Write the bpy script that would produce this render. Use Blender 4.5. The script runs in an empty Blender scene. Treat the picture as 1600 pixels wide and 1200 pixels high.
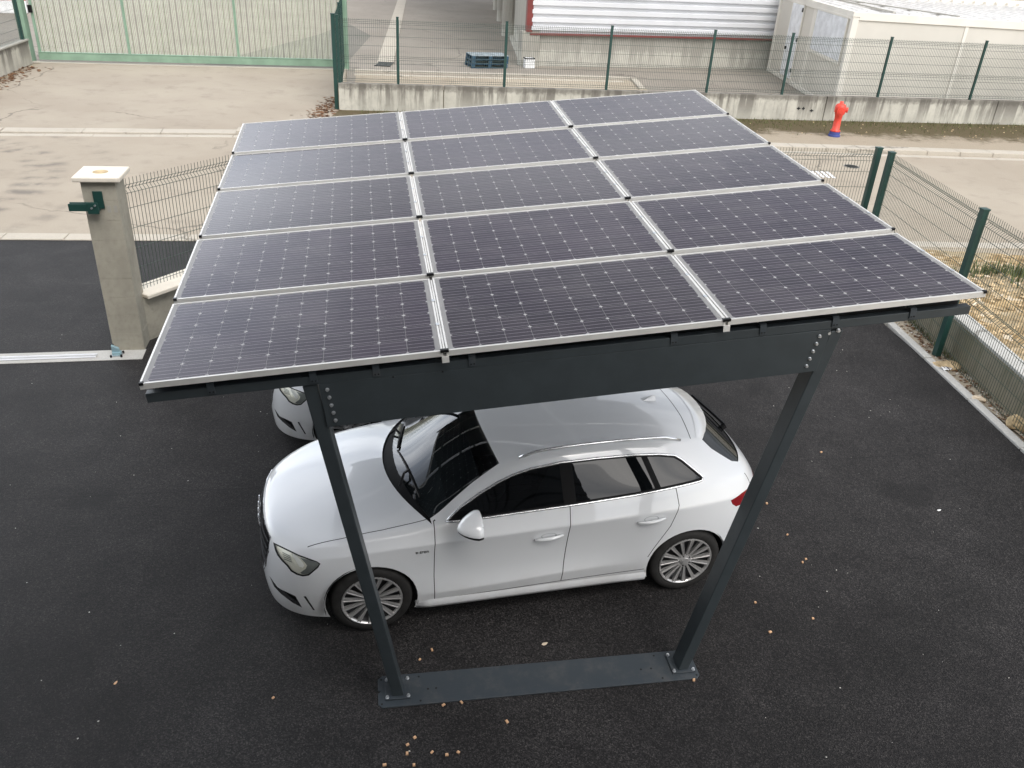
import bpy, bmesh, math, random
from mathutils import Vector, Matrix
from mathutils.bvhtree import BVHTree
random.seed(7)
PI = math.pi
scene = bpy.context.scene
COL = scene.collection

# ------------------------------------------------------------------ helpers
class MB:
    """collects simple shapes into one mesh; off is subtracted from every point"""
    def __init__(s, off=(0, 0, 0)):
        s.v = []; s.f = []; s.mi = []; s.off = Vector(off)
    def add(s, vs, fs, mi=0):
        n = len(s.v)
        s.v += [Vector(p) - s.off for p in vs]
        for f in fs:
            s.f.append([i + n for i in f]); s.mi.append(mi)
    def box(s, x0, x1, y0, y1, z0, z1, mi=0, M=None):
        vs = [Vector((x, y, z)) for z in (z0, z1) for y in (y0, y1) for x in (x0, x1)]
        if M: vs = [M @ p for p in vs]
        s.add(vs, [(0, 2, 3, 1), (4, 5, 7, 6), (0, 1, 5, 4), (2, 6, 7, 3), (0, 4, 6, 2), (1, 3, 7, 5)], mi)
    def bar(s, p, q, w, h, up=(0, 0, 1), mi=0, w2=None, h2=None, caps=True):
        p = Vector(p); q = Vector(q); d = (q - p).normalized(); up = Vector(up)
        x = d.cross(up)
        if x.length < 1e-5: x = d.cross(Vector((1, 0, 0)))
        x.normalize(); y = x.cross(d)
        w2 = w if w2 is None else w2; h2 = h if h2 is None else h2
        vs = [p - x*w/2 - y*h/2, p + x*w/2 - y*h/2, p + x*w/2 + y*h/2, p - x*w/2 + y*h/2,
              q - x*w2/2 - y*h2/2, q + x*w2/2 - y*h2/2, q + x*w2/2 + y*h2/2, q - x*w2/2 + y*h2/2]
        fs = [(0, 1, 5, 4), (1, 2, 6, 5), (2, 3, 7, 6), (3, 0, 4, 7)]
        if caps: fs += [(3, 2, 1, 0), (4, 5, 6, 7)]
        s.add(vs, fs, mi)
    def tube(s, pts, r, n=6, mi=0, caps=True):
        pts = [Vector(p) for p in pts]; rs = r if isinstance(r, (list, tuple)) else [r] * len(pts)
        rings = []
        ref = Vector((0, 0, 1))
        vs = []
        for i, p in enumerate(pts):
            a = pts[max(i-1, 0)]; b = pts[min(i+1, len(pts)-1)]
            d = (b - a).normalized()
            x = d.cross(ref)
            if x.length < 1e-3: x = d.cross(Vector((1, 0, 0)))
            x.normalize(); y = x.cross(d)
            for k in range(n):
                t = 2*PI*k/n
                vs.append(p + (x*math.cos(t) + y*math.sin(t))*rs[i])
        fs = []
        for i in range(len(pts)-1):
            for k in range(n):
                a = i*n+k; b = i*n+(k+1) % n
                fs.append((a, b, b+n, a+n))
        if caps:
            fs.append(tuple(range(n))[::-1]); fs.append(tuple(range((len(pts)-1)*n, len(pts)*n)))
        s.add(vs, fs, mi)
    def lathe(s, prof, c=(0, 0, 0), axis='z', n=24, mi=0, closed=False):
        c = Vector(c); vs = []
        for r, h in prof:
            for k in range(n):
                t = 2*PI*k/n
                a, b = r*math.cos(t), r*math.sin(t)
                vs.append(c + (Vector((a, b, h)) if axis == 'z' else Vector((a, h, b)) if axis == 'y' else Vector((h, a, b))))
        fs = []
        m = len(prof)
        for i in range(m if closed else m-1):
            j = (i+1) % m
            for k in range(n):
                k2 = (k+1) % n
                fs.append((i*n+k, i*n+k2, j*n+k2, j*n+k))
        s.add(vs, fs, mi)
    def disc(s, c, r, normal=(0, 0, 1), h=.01, n=12, mi=0):
        c = Vector(c); d = Vector(normal).normalized()
        s.tube([c, c + d*h], r, n, mi)
    def prism(s, poly, z0, z1, mi=0, M=None):
        n = len(poly)
        vs = [Vector((x, y, z0)) for x, y in poly] + [Vector((x, y, z1)) for x, y in poly]
        if M: vs = [M @ p for p in vs]
        fs = [tuple(range(n))[::-1], tuple(range(n, 2*n))] + [(i, (i+1) % n, n+(i+1) % n, n+i) for i in range(n)]
        s.add(vs, fs, mi)
    def rock(s, c, r, mi=0, flat=.7):
        a = random.random()*6
        vs = []; 
        base = [(0, 0, 1), (1, 0, 0), (.31, .95, 0), (-.81, .59, 0), (-.81, -.59, 0), (.31, -.95, 0), (0, 0, -.6)]
        for x, y, z in base:
            k = r*random.uniform(.65, 1.25)
            vs.append(Vector(c) + Vector(((x*math.cos(a)-y*math.sin(a))*k, (x*math.sin(a)+y*math.cos(a))*k, z*k*flat)))
        fs = [(0, 1+i, 1+(i+1) % 5) for i in range(5)] + [(6, 1+(i+1) % 5, 1+i) for i in range(5)]
        s.add(vs, fs, mi)
    def build(s, name, mats, parent=None, smooth=False, bevel=0, fix=True):
        me = bpy.data.meshes.new(name)
        me.from_pydata([tuple(p) for p in s.v], [], s.f)
        mats = mats if isinstance(mats, (list, tuple)) else [mats]
        for m in mats: me.materials.append(m)
        me.polygons.foreach_set('material_index', s.mi)
        if fix:
            bm = bmesh.new(); bm.from_mesh(me); bmesh.ops.recalc_face_normals(bm, faces=bm.faces); bm.to_mesh(me); bm.free()
        if smooth: me.polygons.foreach_set('use_smooth', [True]*len(me.polygons))
        o = bpy.data.objects.new(name, me); COL.objects.link(o)
        if parent: o.parent = parent
        if bevel:
            md = o.modifiers.new('bevel', 'BEVEL'); md.width = bevel; md.segments = 2; md.limit_method = 'ANGLE'
        return o

def tag(o, label, cat, group=None):
    o['label'] = label; o['category'] = cat
    if group: o['group'] = group
    return o
def thing(name, label, cat, loc=(0, 0, 0), rotz=0, group=None):
    o = bpy.data.objects.new(name, None); COL.objects.link(o)
    o.location = loc; o.rotation_euler = (0, 0, rotz); o.empty_display_size = .2
    return tag(o, label, cat, group)
def structure(o): o['kind'] = 'structure'; return o
def stuff(o): o['kind'] = 'stuff'; return o
def copy_tree(o, parent=None):
    c = o.copy(); COL.objects.link(c); c.parent = parent
    for ch in list(o.children): copy_tree(ch, c)
    return c

# ------------------------------------------------------------------ materials
class NT:
    def __init__(s, name):
        s.m = bpy.data.materials.new(name); s.m.use_nodes = True
        s.t = s.m.node_tree; s.t.nodes.clear()
        s.out = s.n('ShaderNodeOutputMaterial')
    def n(s, typ, **kw):
        nd = s.t.nodes.new(typ)
        for k, v in kw.items(): setattr(nd, k, v)
        return nd
    def l(s, a, b): s.t.links.new(a, b)
    def val(s, x):
        nd = s.n('ShaderNodeValue'); nd.outputs[0].default_value = x; return nd.outputs[0]
    def math(s, op, a, b=None, c=None, clamp=False):
        nd = s.n('ShaderNodeMath', operation=op); nd.use_clamp = clamp
        for i, x in enumerate((a, b, c)):
            if x is None: continue
            if isinstance(x, (int, float)): nd.inputs[i].default_value = x
            else: s.l(x, nd.inputs[i])
        return nd.outputs[0]
    def mix(s, f, a, b, blend='MIX'):
        nd = s.n('ShaderNodeMix', data_type='RGBA', blend_type=blend)
        for i, x in ((0, f), (6, a), (7, b)):
            if isinstance(x, (int, float)): nd.inputs[i].default_value = x
            elif isinstance(x, tuple): nd.inputs[i].default_value = (*x, 1) if len(x) == 3 else x
            else: s.l(x, nd.inputs[i])
        return nd.outputs[2]
    def coord(s, kind='Object', scale=(1, 1, 1)):
        tc = s.n('ShaderNodeTexCoord'); mp = s.n('ShaderNodeMapping'); mp.inputs['Scale'].default_value = scale
        s.l(tc.outputs[kind], mp.inputs[0]); return mp.outputs[0]
    def noise(s, co, scale, detail=4, rough=.55, out=0):
        nd = s.n('ShaderNodeTexNoise'); nd.inputs['Scale'].default_value = scale
        nd.inputs['Detail'].default_value = detail; nd.inputs['Roughness'].default_value = rough
        s.l(co, nd.inputs['Vector']); return nd.outputs[out]
    def voro(s, co, scale, feature='F1', out='Distance'):
        nd = s.n('ShaderNodeTexVoronoi', feature=feature); nd.inputs['Scale'].default_value = scale
        s.l(co, nd.inputs['Vector']); return nd.outputs[out]
    def ramp(s, f, stops):
        nd = s.n('ShaderNodeValToRGB'); e = nd.color_ramp.elements
        while len(e) < len(stops): e.new(.5)
        for i, (p, c) in enumerate(stops):
            e[i].position = p
            c = (c, c, c) if isinstance(c, (int, float)) else c
            e[i].color = (*c, 1)
        s.l(f, nd.inputs[0]); return nd.outputs[0]
    def smooth(s, x, a, b):
        nd = s.n('ShaderNodeMapRange', interpolation_type='SMOOTHSTEP')
        nd.inputs[1].default_value = a; nd.inputs[2].default_value = b
        s.l(x, nd.inputs[0]); return nd.outputs[0]
    def bsdf(s, col, rough=.6, metal=0, spec=.5, coat=0, bump=None, bstr=.3, bdist=.01):
        b = s.n('ShaderNodeBsdfPrincipled')
        for k, x in (('Base Color', col), ('Roughness', rough), ('Metallic', metal), ('Specular IOR Level', spec), ('Coat Weight', coat)):
            if isinstance(x, tuple): b.inputs[k].default_value = (*x, 1)
            elif isinstance(x, (int, float)): b.inputs[k].default_value = x
            else: s.l(x, b.inputs[k])
        b.inputs['Coat Roughness'].default_value = .02; b.inputs['Coat IOR'].default_value = 1.65
        if bump is not None:
            bp = s.n('ShaderNodeBump'); bp.inputs['Strength'].default_value = bstr; bp.inputs['Distance'].default_value = bdist
            s.l(bump, bp.inputs['Height']); s.l(bp.outputs[0], b.inputs['Normal'])
        return b
    def done(s, sh):
        s.l(sh.outputs[0] if hasattr(sh, 'outputs') else sh, s.out.inputs[0]); return s.m

def plain(name, col, rough=.5, metal=0, spec=.5, coat=0, var=.12, scale=3., bump=0):
    t = NT(name); co = t.coord()
    nz = t.noise(co, scale, 5)
    c = t.mix(t.smooth(nz, .3, .7), tuple(x*(1-var) for x in col), tuple(min(1, x*(1+var)) for x in col))
    r = t.math('ADD', t.math('MULTIPLY', t.noise(co, scale*3, 3), .14), max(rough-.07, 0))
    return t.done(t.bsdf(c, r, metal, spec, coat, nz if bump else None, bump))

def asphalt_mat():
    t = NT('asphalt'); co = t.coord()
    g = t.voro(co, 125, out='Color'); sep = t.n('ShaderNodeSeparateColor'); t.l(g, sep.inputs[0])
    fine = sep.outputs[0]
    d = t.voro(co, 125)
    big = t.noise(co, .35, 5, .6); mid = t.noise(co, 2.2, 5, .6)
    base = t.ramp(fine, [(0, (.0055, .005, .005)), (.5, (.0185, .0172, .0172)), (.84, (.040, .037, .0365)), (.95, (.055, .051, .049)), (1, (.075, .069, .066))])
    tone = t.math('ADD', t.math('MULTIPLY', t.smooth(big, .3, .7), .5), t.math('ADD', .55, t.math('MULTIPLY', t.smooth(mid, .35, .75), .35)))
    c = t.mix(1, base, tone, 'MULTIPLY')
    st = t.noise(t.coord('Object', (1, .55, 1)), .9, 7, .7)
    c = t.mix(t.math('MULTIPLY', t.smooth(st, .60, .72), .45), c, (.007, .007, .0075))
    # pale scuffs
    sc = t.noise(t.coord('Object', (1.2, 4, 1)), 1.5, 8, .75)
    c = t.mix(t.math('MULTIPLY', t.smooth(sc, .60, .76), .5), c, (.085, .08, .077))
    sep2 = t.n('ShaderNodeSeparateXYZ'); t.l(co, sep2.inputs[0])
    for ox, oy, orad in ((4.2, 7.1, .42), (-3.9, 6.2, .3), (3.1, 9.2, .25)):   # oil spots
        ex = t.math('SUBTRACT', sep2.outputs[0], ox); ey = t.math('MULTIPLY', t.math('SUBTRACT', sep2.outputs[1], oy), 1.3)
        rr = t.math('ADD', t.math('SQRT', t.math('ADD', t.math('MULTIPLY', ex, ex), t.math('MULTIPLY', ey, ey))), t.math('MULTIPLY', t.math('SUBTRACT', mid, .5), .5))
        c = t.mix(t.math('MULTIPLY', t.math('SUBTRACT', 1, t.smooth(rr, orad*.35, orad)), .4), c, (.0075, .0073, .0075))
    spl = t.noise(co, 7, 8, .8)
    reg = t.math('MULTIPLY', t.smooth(sep2.outputs[0], 2.6, 4.2), t.smooth(sep2.outputs[1], 6.8, 8.8))
    c = t.mix(t.math('MULTIPLY', t.smooth(spl, .66, .72), t.math('MULTIPLY', reg, .55)), c, (.26, .25, .24))
    # roller seam across the paving
    sl = t.math('ADD', t.math('SUBTRACT', t.math('MULTIPLY', sep2.outputs[0], .19), sep2.outputs[1]), t.math('MULTIPLY', t.math('SUBTRACT', mid, .5), .05))
    for off in (3.35, 7.0):
        ln = t.math('ABSOLUTE', t.math('ADD', sl, off)); c = t.mix(t.math('MULTIPLY', t.math('SUBTRACT', 1, t.smooth(ln, .004, .02)), .35), c, (.008, .0078, .008))
    r = t.math('ADD', .6, t.math('MULTIPLY', fine, .25))
    return t.done(t.bsdf(c, r, 0, .25, 0, d, .9, .004))

def road_mat(name, c1, c2, c3, spot=True, tyre=False):
    t = NT(name); co = t.coord()
    big = t.noise(co, .25, 6, .6); mid = t.noise(co, 1.6, 6, .65); fine = t.noise(co, 60, 3, .7)
    c = t.mix(t.smooth(big, .35, .68), c1, c2)
    c = t.mix(t.math('MULTIPLY', t.smooth(mid, .5, .75), .55), c, c3)
    c = t.mix(.35, c, t.ramp(fine, [(.3, .35), (.7, .95)]), 'MULTIPLY')
    if spot:
        sp = t.noise(t.coord('Object', (.5, 1.6, 1)), 1.1, 9, .75)
        c = t.mix(t.math('MULTIPLY', t.smooth(sp, .62, .74), .6), c, tuple(x*.45 for x in c3))
    # hairline cracks
    dco = t.n('ShaderNodeVectorMath', operation='ADD'); nzc = t.n('ShaderNodeTexNoise'); nzc.inputs['Scale'].default_value = .9; nzc.inputs['Detail'].default_value = 6
    t.l(co, nzc.inputs['Vector']); t.l(co, dco.inputs[0]); t.l(nzc.outputs['Color'], dco.inputs[1])
    vc = t.voro(dco.outputs[0], .11, 'DISTANCE_TO_EDGE')
    c = t.mix(t.math('MULTIPLY', t.math('SUBTRACT', 1, t.smooth(vc, .0012, .004)), t.math('MULTIPLY', t.smooth(big, .42, .55), .55)), c, (.10, .09, .075))
    if tyre:  # old tyre scrub marks in arcs on the turning area
        sep = t.n('ShaderNodeSeparateXYZ'); t.l(co, sep.inputs[0])
        dx = t.math('SUBTRACT', sep.outputs[0], -13.2); dy = t.math('SUBTRACT', sep.outputs[1], 15.2)
        r = t.math('SQRT', t.math('ADD', t.math('MULTIPLY', dx, dx), t.math('MULTIPLY', dy, dy)))
        band = t.math('MULTIPLY', t.smooth(r, 3.2, 3.5), t.math('SUBTRACT', 1, t.smooth(r, 3.9, 4.3)))
        band2 = t.math('MULTIPLY', t.smooth(r, 4.7, 4.9), t.math('SUBTRACT', 1, t.smooth(r, 5.0, 5.3)))
        ang = t.math('ARCTAN2', dy, dx)
        tre = t.math('SINE', t.math('MULTIPLY', ang, 46))
        tm = t.math('MULTIPLY', t.math('ADD', band, t.math('MULTIPLY', band2, .5)), t.math('ADD', .35, t.math('MULTIPLY', tre, .35)))
        tm = t.math('MULTIPLY', tm, t.smooth(mid, .38, .6))
        c = t.mix(t.math('MULTIPLY', tm, .95, clamp=True), c, (.12, .11, .10))
    return t.done(t.bsdf(c, .85, 0, .25, 0, fine, .4, .004))

def concrete_mat(name, light, dark, streak=True, scale=1.):
    t = NT(name); co = t.coord('Object')
    n1 = t.noise(co, 1.1*scale, 6, .65); n2 = t.noise(co, 9*scale, 5, .6); fine = t.noise(co, 70, 3)
    c = t.mix(t.smooth(n1, .35, .7), light, tuple(x*.8 for x in light))
    c = t.mix(t.math('MULTIPLY', t.smooth(n2, .45, .75), .3), c, tuple(x*.6 for x in light))
    if streak:
        st = t.noise(t.coord('Object', (2.4, 2.4, .22)), 1.0, 6, .7)
        sep = t.n('ShaderNodeSeparateXYZ'); t.l(co, sep.inputs[0])
        hgt = t.smooth(sep.outputs[2], -.1, .74)
        c = t.mix(t.math('MULTIPLY', t.smooth(st, .44, .57), t.math('ADD', .25, t.math('MULTIPLY', hgt, .6))), c, dark)
        c = t.mix(t.math('MULTIPLY', t.smooth(t.math('ADD', hgt, t.math('MULTIPLY', n2, .25)), .98, 1.12), .7), c, dark)
    return t.done(t.bsdf(c, .85, 0, .25, 0, n2, .35, .01))

def cell_mat():
    t = NT('solar_cells')
    tc = t.n('ShaderNodeTexCoord'); sep = t.n('ShaderNodeSeparateXYZ'); t.l(tc.outputs['Object'], sep.inputs[0])
    X = t.math('DIVIDE', t.math('SUBTRACT', sep.outputs[0], .040), (1.638-.080)/10)
    Y = t.math('DIVIDE', t.math('SUBTRACT', sep.outputs[1], .021), (.992-.042)/6)
    fx = t.math('ABSOLUTE', t.math('SUBTRACT', t.math('FRACT', X), .5)); fy = t.math('ABSOLUTE', t.math('SUBTRACT', t.math('FRACT', Y), .5))
    inside = t.math('MULTIPLY', t.math('LESS_THAN', t.math('ABSOLUTE', t.math('SUBTRACT', X, 5)), 5), t.math('LESS_THAN', t.math('ABSOLUTE', t.math('SUBTRACT', Y, 3)), 3))
    diamond = t.math('GREATER_THAN', t.math('ADD', fx, fy), .915)
    gx = t.math('GREATER_THAN', fx, .4915); gy = t.math('GREATER_THAN', fy, .4925)
    colid = t.math('FLOOR', X)
    wn = t.n('ShaderNodeTexWhiteNoise', noise_dimensions='3D')
    cmb = t.n('ShaderNodeCombineXYZ'); t.l(colid, cmb.inputs[0]); t.l(t.math('FLOOR', Y), cmb.inputs[1])
    oi = t.n('ShaderNodeObjectInfo'); t.l(oi.outputs['Random'], cmb.inputs[2]); t.l(cmb.outputs[0], wn.inputs[0])
    bb = t.math('ABSOLUTE', t.math('SUBTRACT', t.math('FRACT', t.math('MULTIPLY', Y, 4)), .5))
    bus = t.math('LESS_THAN', bb, .052)
    cell = t.mix(wn.outputs[0], (.0130, .0082, .0170), (.0195, .0125, .0235))
    cell = t.mix(1, cell, t.math('ADD', .85, t.math('MULTIPLY', oi.outputs['Random'], .4)), 'MULTIPLY')
    c = t.mix(t.math('MULTIPLY', bus, .85), cell, (.20, .18, .205))
    white = (.85, .84, .84)
    c = t.mix(t.math('MULTIPLY', t.math('MAXIMUM', gx, gy), .22), c, white)
    c = t.mix(t.math('MULTIPLY', diamond, .85), c, white)
    c = t.mix(inside, (.46, .455, .45), c)
    dust = t.noise(t.coord('Object'), 2.5, 6, .6)
    c = t.mix(t.math('MULTIPLY', t.smooth(dust, .35, .8), .045), c, (.5, .46, .42))
    r = t.math('ADD', .07, t.math('MULTIPLY', t.smooth(dust, .3, .8), .08))
    b = t.bsdf(c, r, 0, .27)
    seam = t.math('MULTIPLY', t.math('MAXIMUM', t.math('GREATER_THAN', fx, .482), t.math('GREATER_THAN', fy, .484)), .35)
    leak = t.math('MULTIPLY', t.math('MAXIMUM', t.math('MULTIPLY', t.math('MAXIMUM', diamond, seam), inside), t.math('SUBTRACT', 1, inside)), .6)
    tr = t.n('ShaderNodeBsdfTranslucent'); tr.inputs[0].default_value = (.9, .9, .9, 1)
    mx = t.n('ShaderNodeMixShader'); t.l(leak, mx.inputs[0]); t.l(b.outputs[0], mx.inputs[1]); t.l(tr.outputs[0], mx.inputs[2])
    return t.done(mx)

def glass_mat(name, tint, alpha, ior=1.5):
    t = NT(name)
    g = t.bsdf((.004, .005, .006), .015, 0, .5)
    tr = t.n('ShaderNodeBsdfTransparent'); tr.inputs[0].default_value = (*tint, 1)
    gl = t.n('ShaderNodeBsdfGlossy'); gl.inputs['Roughness'].default_value = .01
    fr = t.n('ShaderNodeFresnel'); fr.inputs[0].default_value = ior
    m1 = t.n('ShaderNodeMixShader'); m1.inputs[0].default_value = alpha
    t.l(g.outputs[0], m1.inputs[1])
    geo = t.n('ShaderNodeNewGeometry'); m2 = t.n('ShaderNodeMixShader'); t.l(t.math('MULTIPLY', fr.outputs[0], t.math('SUBTRACT', 1, geo.outputs['Backfacing'])), m2.inputs[0]); t.l(tr.outputs[0], m2.inputs[1]); t.l(gl.outputs[0], m2.inputs[2])
    t.l(m2.outputs[0], m1.inputs[2])
    return t.done(m1)

M = {}
M['asphalt'] = asphalt_mat()
M['road'] = road_mat('road_surface', (.385, .33, .262), (.44, .385, .31), (.28, .24, .195), True, True)
M['drive'] = road_mat('driveway_surface', (.38, .325, .26), (.44, .385, .31), (.26, .22, .178))
M['yard'] = road_mat('yard_asphalt', (.29, .258, .22), (.34, .305, .26), (.225, .20, .17))
M['patch'] = road_mat('patch_asphalt', (.20, .19, .165), (.23, .215, .185), (.16, .15, .13), False)
M['soil'] = road_mat('sandy_soil', (.40, .34, .26), (.46, .40, .31), (.22, .18, .13))
M['kerb'] = road_mat('kerb_concrete', (.50, .455, .385), (.56, .51, .43), (.38, .34, .285), True)
M['strip'] = road_mat('edging_concrete', (.50, .49, .46), (.56, .55, .52), (.38, .37, .34), True)
M['wall'] = concrete_mat('stained_concrete', (.56, .54, .47), (.12, .11, .095))
M['wall_plain'] = concrete_mat('grey_concrete', (.40, .385, .34), (.2, .18, .15), False)
M['green_wall'] = concrete_mat('mossy_concrete', (.30, .27, .205), (.14, .13, .08))
M['bldg'] = concrete_mat('facade_concrete', (.54, .52, .46), (.30, .285, .25))
M['pillar'] = concrete_mat('pillar_render', (.40, .375, .31), (.2, .18, .14), False, 2)
M['coping'] = plain('cream_coping', (.74, .68, .58), .8, 0, .3, 0, .06, 6)
M['anth'] = plain('anthracite_powder_coat', (.037, .046, .051), .42, 0, .45, 0, .08, 8)
pl_ = NT('anthracite_plate'); plc = pl_.coord(); pn = pl_.noise(plc, 4, 7, .7); pn2 = pl_.noise(plc, 30, 5, .7)
M['plate'] = pl_.done(pl_.bsdf(pl_.mix(pl_.math('ADD', pl_.math('MULTIPLY', pl_.smooth(pn, .45, .72), .35), pl_.math('MULTIPLY', pl_.smooth(pn2, .6, .75), .25)), (.038, .048, .057), (.13, .125, .115)), pl_.math('ADD', .38, pl_.math('MULTIPLY', pn, .25)), 0, .45))
M['trim'] = plain('matt_black_trim', (.006, .006, .0065), .6, 0, .12)
M['dark'] = plain('dark_void', (.008, .009, .010), .7)
M['alu'] = plain('anodised_aluminium', (.70, .69, .66), .4, .25, .5, 0, .06, 4)
M['zinc'] = plain('galvanised_steel', (.62, .64, .66), .35, .85, .5, 0, .1, 20)
M['cells'] = cell_mat()
M['blackp'] = plain('black_plastic', (.007, .007, .008), .4, 0, .25)
M['green_post'] = plain('dark_green_coating', (.012, .05, .042), .45, 0, .5, 0, .1)
M['wire'] = plain('green_wire', (.05, .075, .056), .5)
M['wire_far'] = plain('green_wire_faded', (.06, .085, .07), .6)
M['gate'] = plain('pale_green_paint', (.215, .325, .24), .5, 0, .4, 0, .12, 2)
M['gate_bar'] = plain('faded_green_paint', (.20, .21, .15), .6)
M['gate_mesh'] = plain('pale_gate_mesh', (.56, .62, .46), .6)
M['hydrant'] = plain('red_hydrant_paint', (.70, .065, .04), .45, 0, .5, 0, .12, 8)
M['hyd_blue'] = plain('blue_base_paint', (.05, .07, .25), .55)
M['cladding'] = plain('white_cladding', (.66, .67, .69), .4, .1, .5, 0, .05, .6)
M['redtrim'] = plain('red_trim', (.17, .03, .026), .5)
M['cabin'] = plain('cabin_panel', (.66, .63, .565), .5, 0, .4, 0, .04, .7)
M['cabin_frame'] = plain('cabin_cream_frame', (.78, .75, .68), .45, 0, .4, 0, .05, 1)
M['cabin_white'] = plain('cabin_white_door', (.80, .82, .85), .45)
M['roofsheet'] = plain('cabin_roof_sheet', (.74, .72, .69), .5, .1)
M['pallet'] = plain('blue_pallet_wood', (.025, .065, .105), .75, 0, .3, 0, .35, 6)
M['pallet2'] = plain('grey_pallet_wood', (.26, .30, .32), .8, 0, .3, 0, .3, 6)
M['white'] = plain('white_plastic', (.80, .80, .80), .45)
M['chip'] = plain('orange_wood', (.70, .44, .26), .7, 0, .3, 0, .15, 40)
M['rubber'] = plain('tyre_rubber', (.022, .021, .020), .75, 0, .3, 0, .25, 12)
M['rim'] = plain('alloy_rim', (.60, .59, .58), .3, .65, .5, 0, .05)
M['rimdark'] = plain('dark_rim', (.03, .03, .032), .5, .5)
M['chrome'] = plain('bright_chrome', (.82, .83, .84), .2, .75)
pt = NT('white_car_paint'); pco = pt.coord(); psp = pt.n('ShaderNodeSeparateXYZ'); pt.l(pco, psp.inputs[0])
pfilm = pt.math('MULTIPLY', pt.math('SUBTRACT', 1, pt.smooth(psp.outputs[2], .16, .55)), pt.math('ADD', .25, pt.math('MULTIPLY', pt.smooth(pt.noise(pco, 6, 6, .7), .35, .7), .5)))
M['paint'] = pt.done(pt.bsdf(pt.mix(pt.math('MULTIPLY', pfilm, .55), (.79, .805, .82), (.46, .43, .39)), pt.math('ADD', .28, pt.math('MULTIPLY', pfilm, .3)), 0, .5, pt.math('SUBTRACT', 1, pt.math('MULTIPLY', pfilm, .6))))
M['taillight'] = plain('red_lens', (.24, .008, .012), .12, 0, .6, .6)
M['glass_f'] = glass_mat('clear_car_glass', (.16, .18, .18), .6)
M['glass_r'] = glass_mat('tinted_car_glass', (.05, .05, .05), .35)
M['glass_w'] = glass_mat('coated_windscreen_glass', (.38, .44, .44), .9, 1.95)
M['bezel'] = plain('smoked_bezel', (.20, .215, .215), .3, .3)
M['lens'] = glass_mat('headlight_lens', (.92, .93, .9), 1.)
M['lampin'] = NT('headlight_reflector'); M['lampin'] = M['lampin'].done(M['lampin'].bsdf((.95, .93, .85), .25, .25, .6, 1.))
M['interior'] = plain('interior_trim', (.07, .064, .072), .8)
M['stone'] = plain('tan_stone', (.55, .42, .25), .85, 0, .25, 0, .3, 9)
M['stones'] = plain('rubble_stone', (.50, .38, .23), .9, 0, .2, 0, .4, 7)
M['leaf'] = plain('dead_leaves', (.16, .085, .045), .8, 0, .25, 0, .5, 9)
M['grass'] = plain('dry_grass', (.10, .115, .045), .8, 0, .2, 0, .5, 5)
M['grit'] = plain('pale_grit', (.55, .53, .49), .8)
M['fascia'] = plain('grey_facade_sheet', (.07, .07, .074), .45, .1, .5, 0, .08, .5)
M['paper'] = plain('pale_litter', (.72, .60, .45), .7)
M['bluelitter'] = plain('blue_litter', (.30, .42, .70), .5)
M['stopblue'] = plain('pale_blue_bracket', (.35, .52, .58), .4, .3)
M['redplastic'] = plain('red_plastic', (.65, .10, .07), .5)

# ------------------------------------------------------------------ camera (solved from the panel grid and vertical posts)
R = ((.99822876, .02872787, .05209665), (.05949244, -.48202732, -.87413403), (0, .87568509, -.48288263))
cam = bpy.data.cameras.new('camera'); co = bpy.data.objects.new('camera', cam); COL.objects.link(co)
rt, dn, fw = map(Vector, R)
mw = Matrix((( rt.x, -dn.x, -fw.x, 0), (rt.y, -dn.y, -fw.y, 0), (rt.z, -dn.z, -fw.z, 4.9282), (0, 0, 0, 1)))
co.matrix_world = mw
cam.sensor_width = 36; cam.lens = 36*1300.52/1600; cam.clip_end = 2000; cam.clip_start = .05
scene.camera = co

# ------------------------------------------------------------------ light
w = bpy.data.worlds.new('World'); scene.world = w; w.use_nodes = True
nt = w.node_tree; nt.nodes.clear()
SUN_EL, SUN_AZ = math.radians(55), math.radians(150)     # azimuth from +Y towards +X
sky = nt.nodes.new('ShaderNodeTexSky'); sky.sky_type = 'NISHITA'; sky.sun_disc = False
sky.sun_elevation = SUN_EL; sky.sun_rotation = SUN_AZ; sky.dust_density = 4; sky.air_density = 1.2; sky.altitude = 300
hsv = nt.nodes.new('ShaderNodeHueSaturation'); hsv.inputs['Saturation'].default_value = .25
tcw = nt.nodes.new('ShaderNodeTexCoord'); mpw = nt.nodes.new('ShaderNodeMapping'); mpw.inputs['Scale'].default_value = (1.2, 1.2, 4.5)
nzw = nt.nodes.new('ShaderNodeTexNoise'); nzw.inputs['Scale'].default_value = 1.7; nzw.inputs['Detail'].default_value = 6; nzw.inputs['Roughness'].default_value = .55
rmp = nt.nodes.new('ShaderNodeValToRGB'); rmp.color_ramp.elements[0].position = .34; rmp.color_ramp.elements[0].color = (.70, .74, .80, 1)
rmp.color_ramp.elements[1].position = .68; rmp.color_ramp.elements[1].color = (1.75, 1.70, 1.62, 1)
mulw = nt.nodes.new('ShaderNodeMix'); mulw.data_type = 'RGBA'; mulw.blend_type = 'MULTIPLY'; mulw.inputs[0].default_value = 1
bg = nt.nodes.new('ShaderNodeBackground'); bg.inputs[1].default_value = .15
ow = nt.nodes.new('ShaderNodeOutputWorld')
L = nt.links.new
L(sky.outputs[0], hsv.inputs['Color']); L(tcw.outputs['Generated'], mpw.inputs[0]); L(mpw.outputs[0], nzw.inputs['Vector']); L(nzw.outputs[0], rmp.inputs[0])
dp = nt.nodes.new('ShaderNodeVectorMath'); dp.operation = 'DOT_PRODUCT'; dp.inputs[1].default_value = Vector((-.72, .62, .24)).normalized()
mr = nt.nodes.new('ShaderNodeMapRange'); mr.interpolation_type = 'SMOOTHSTEP'; mr.inputs[1].default_value = .80; mr.inputs[2].default_value = 1.0; mr.inputs[3].default_value = 1.0; mr.inputs[4].default_value = 3.4
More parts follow.
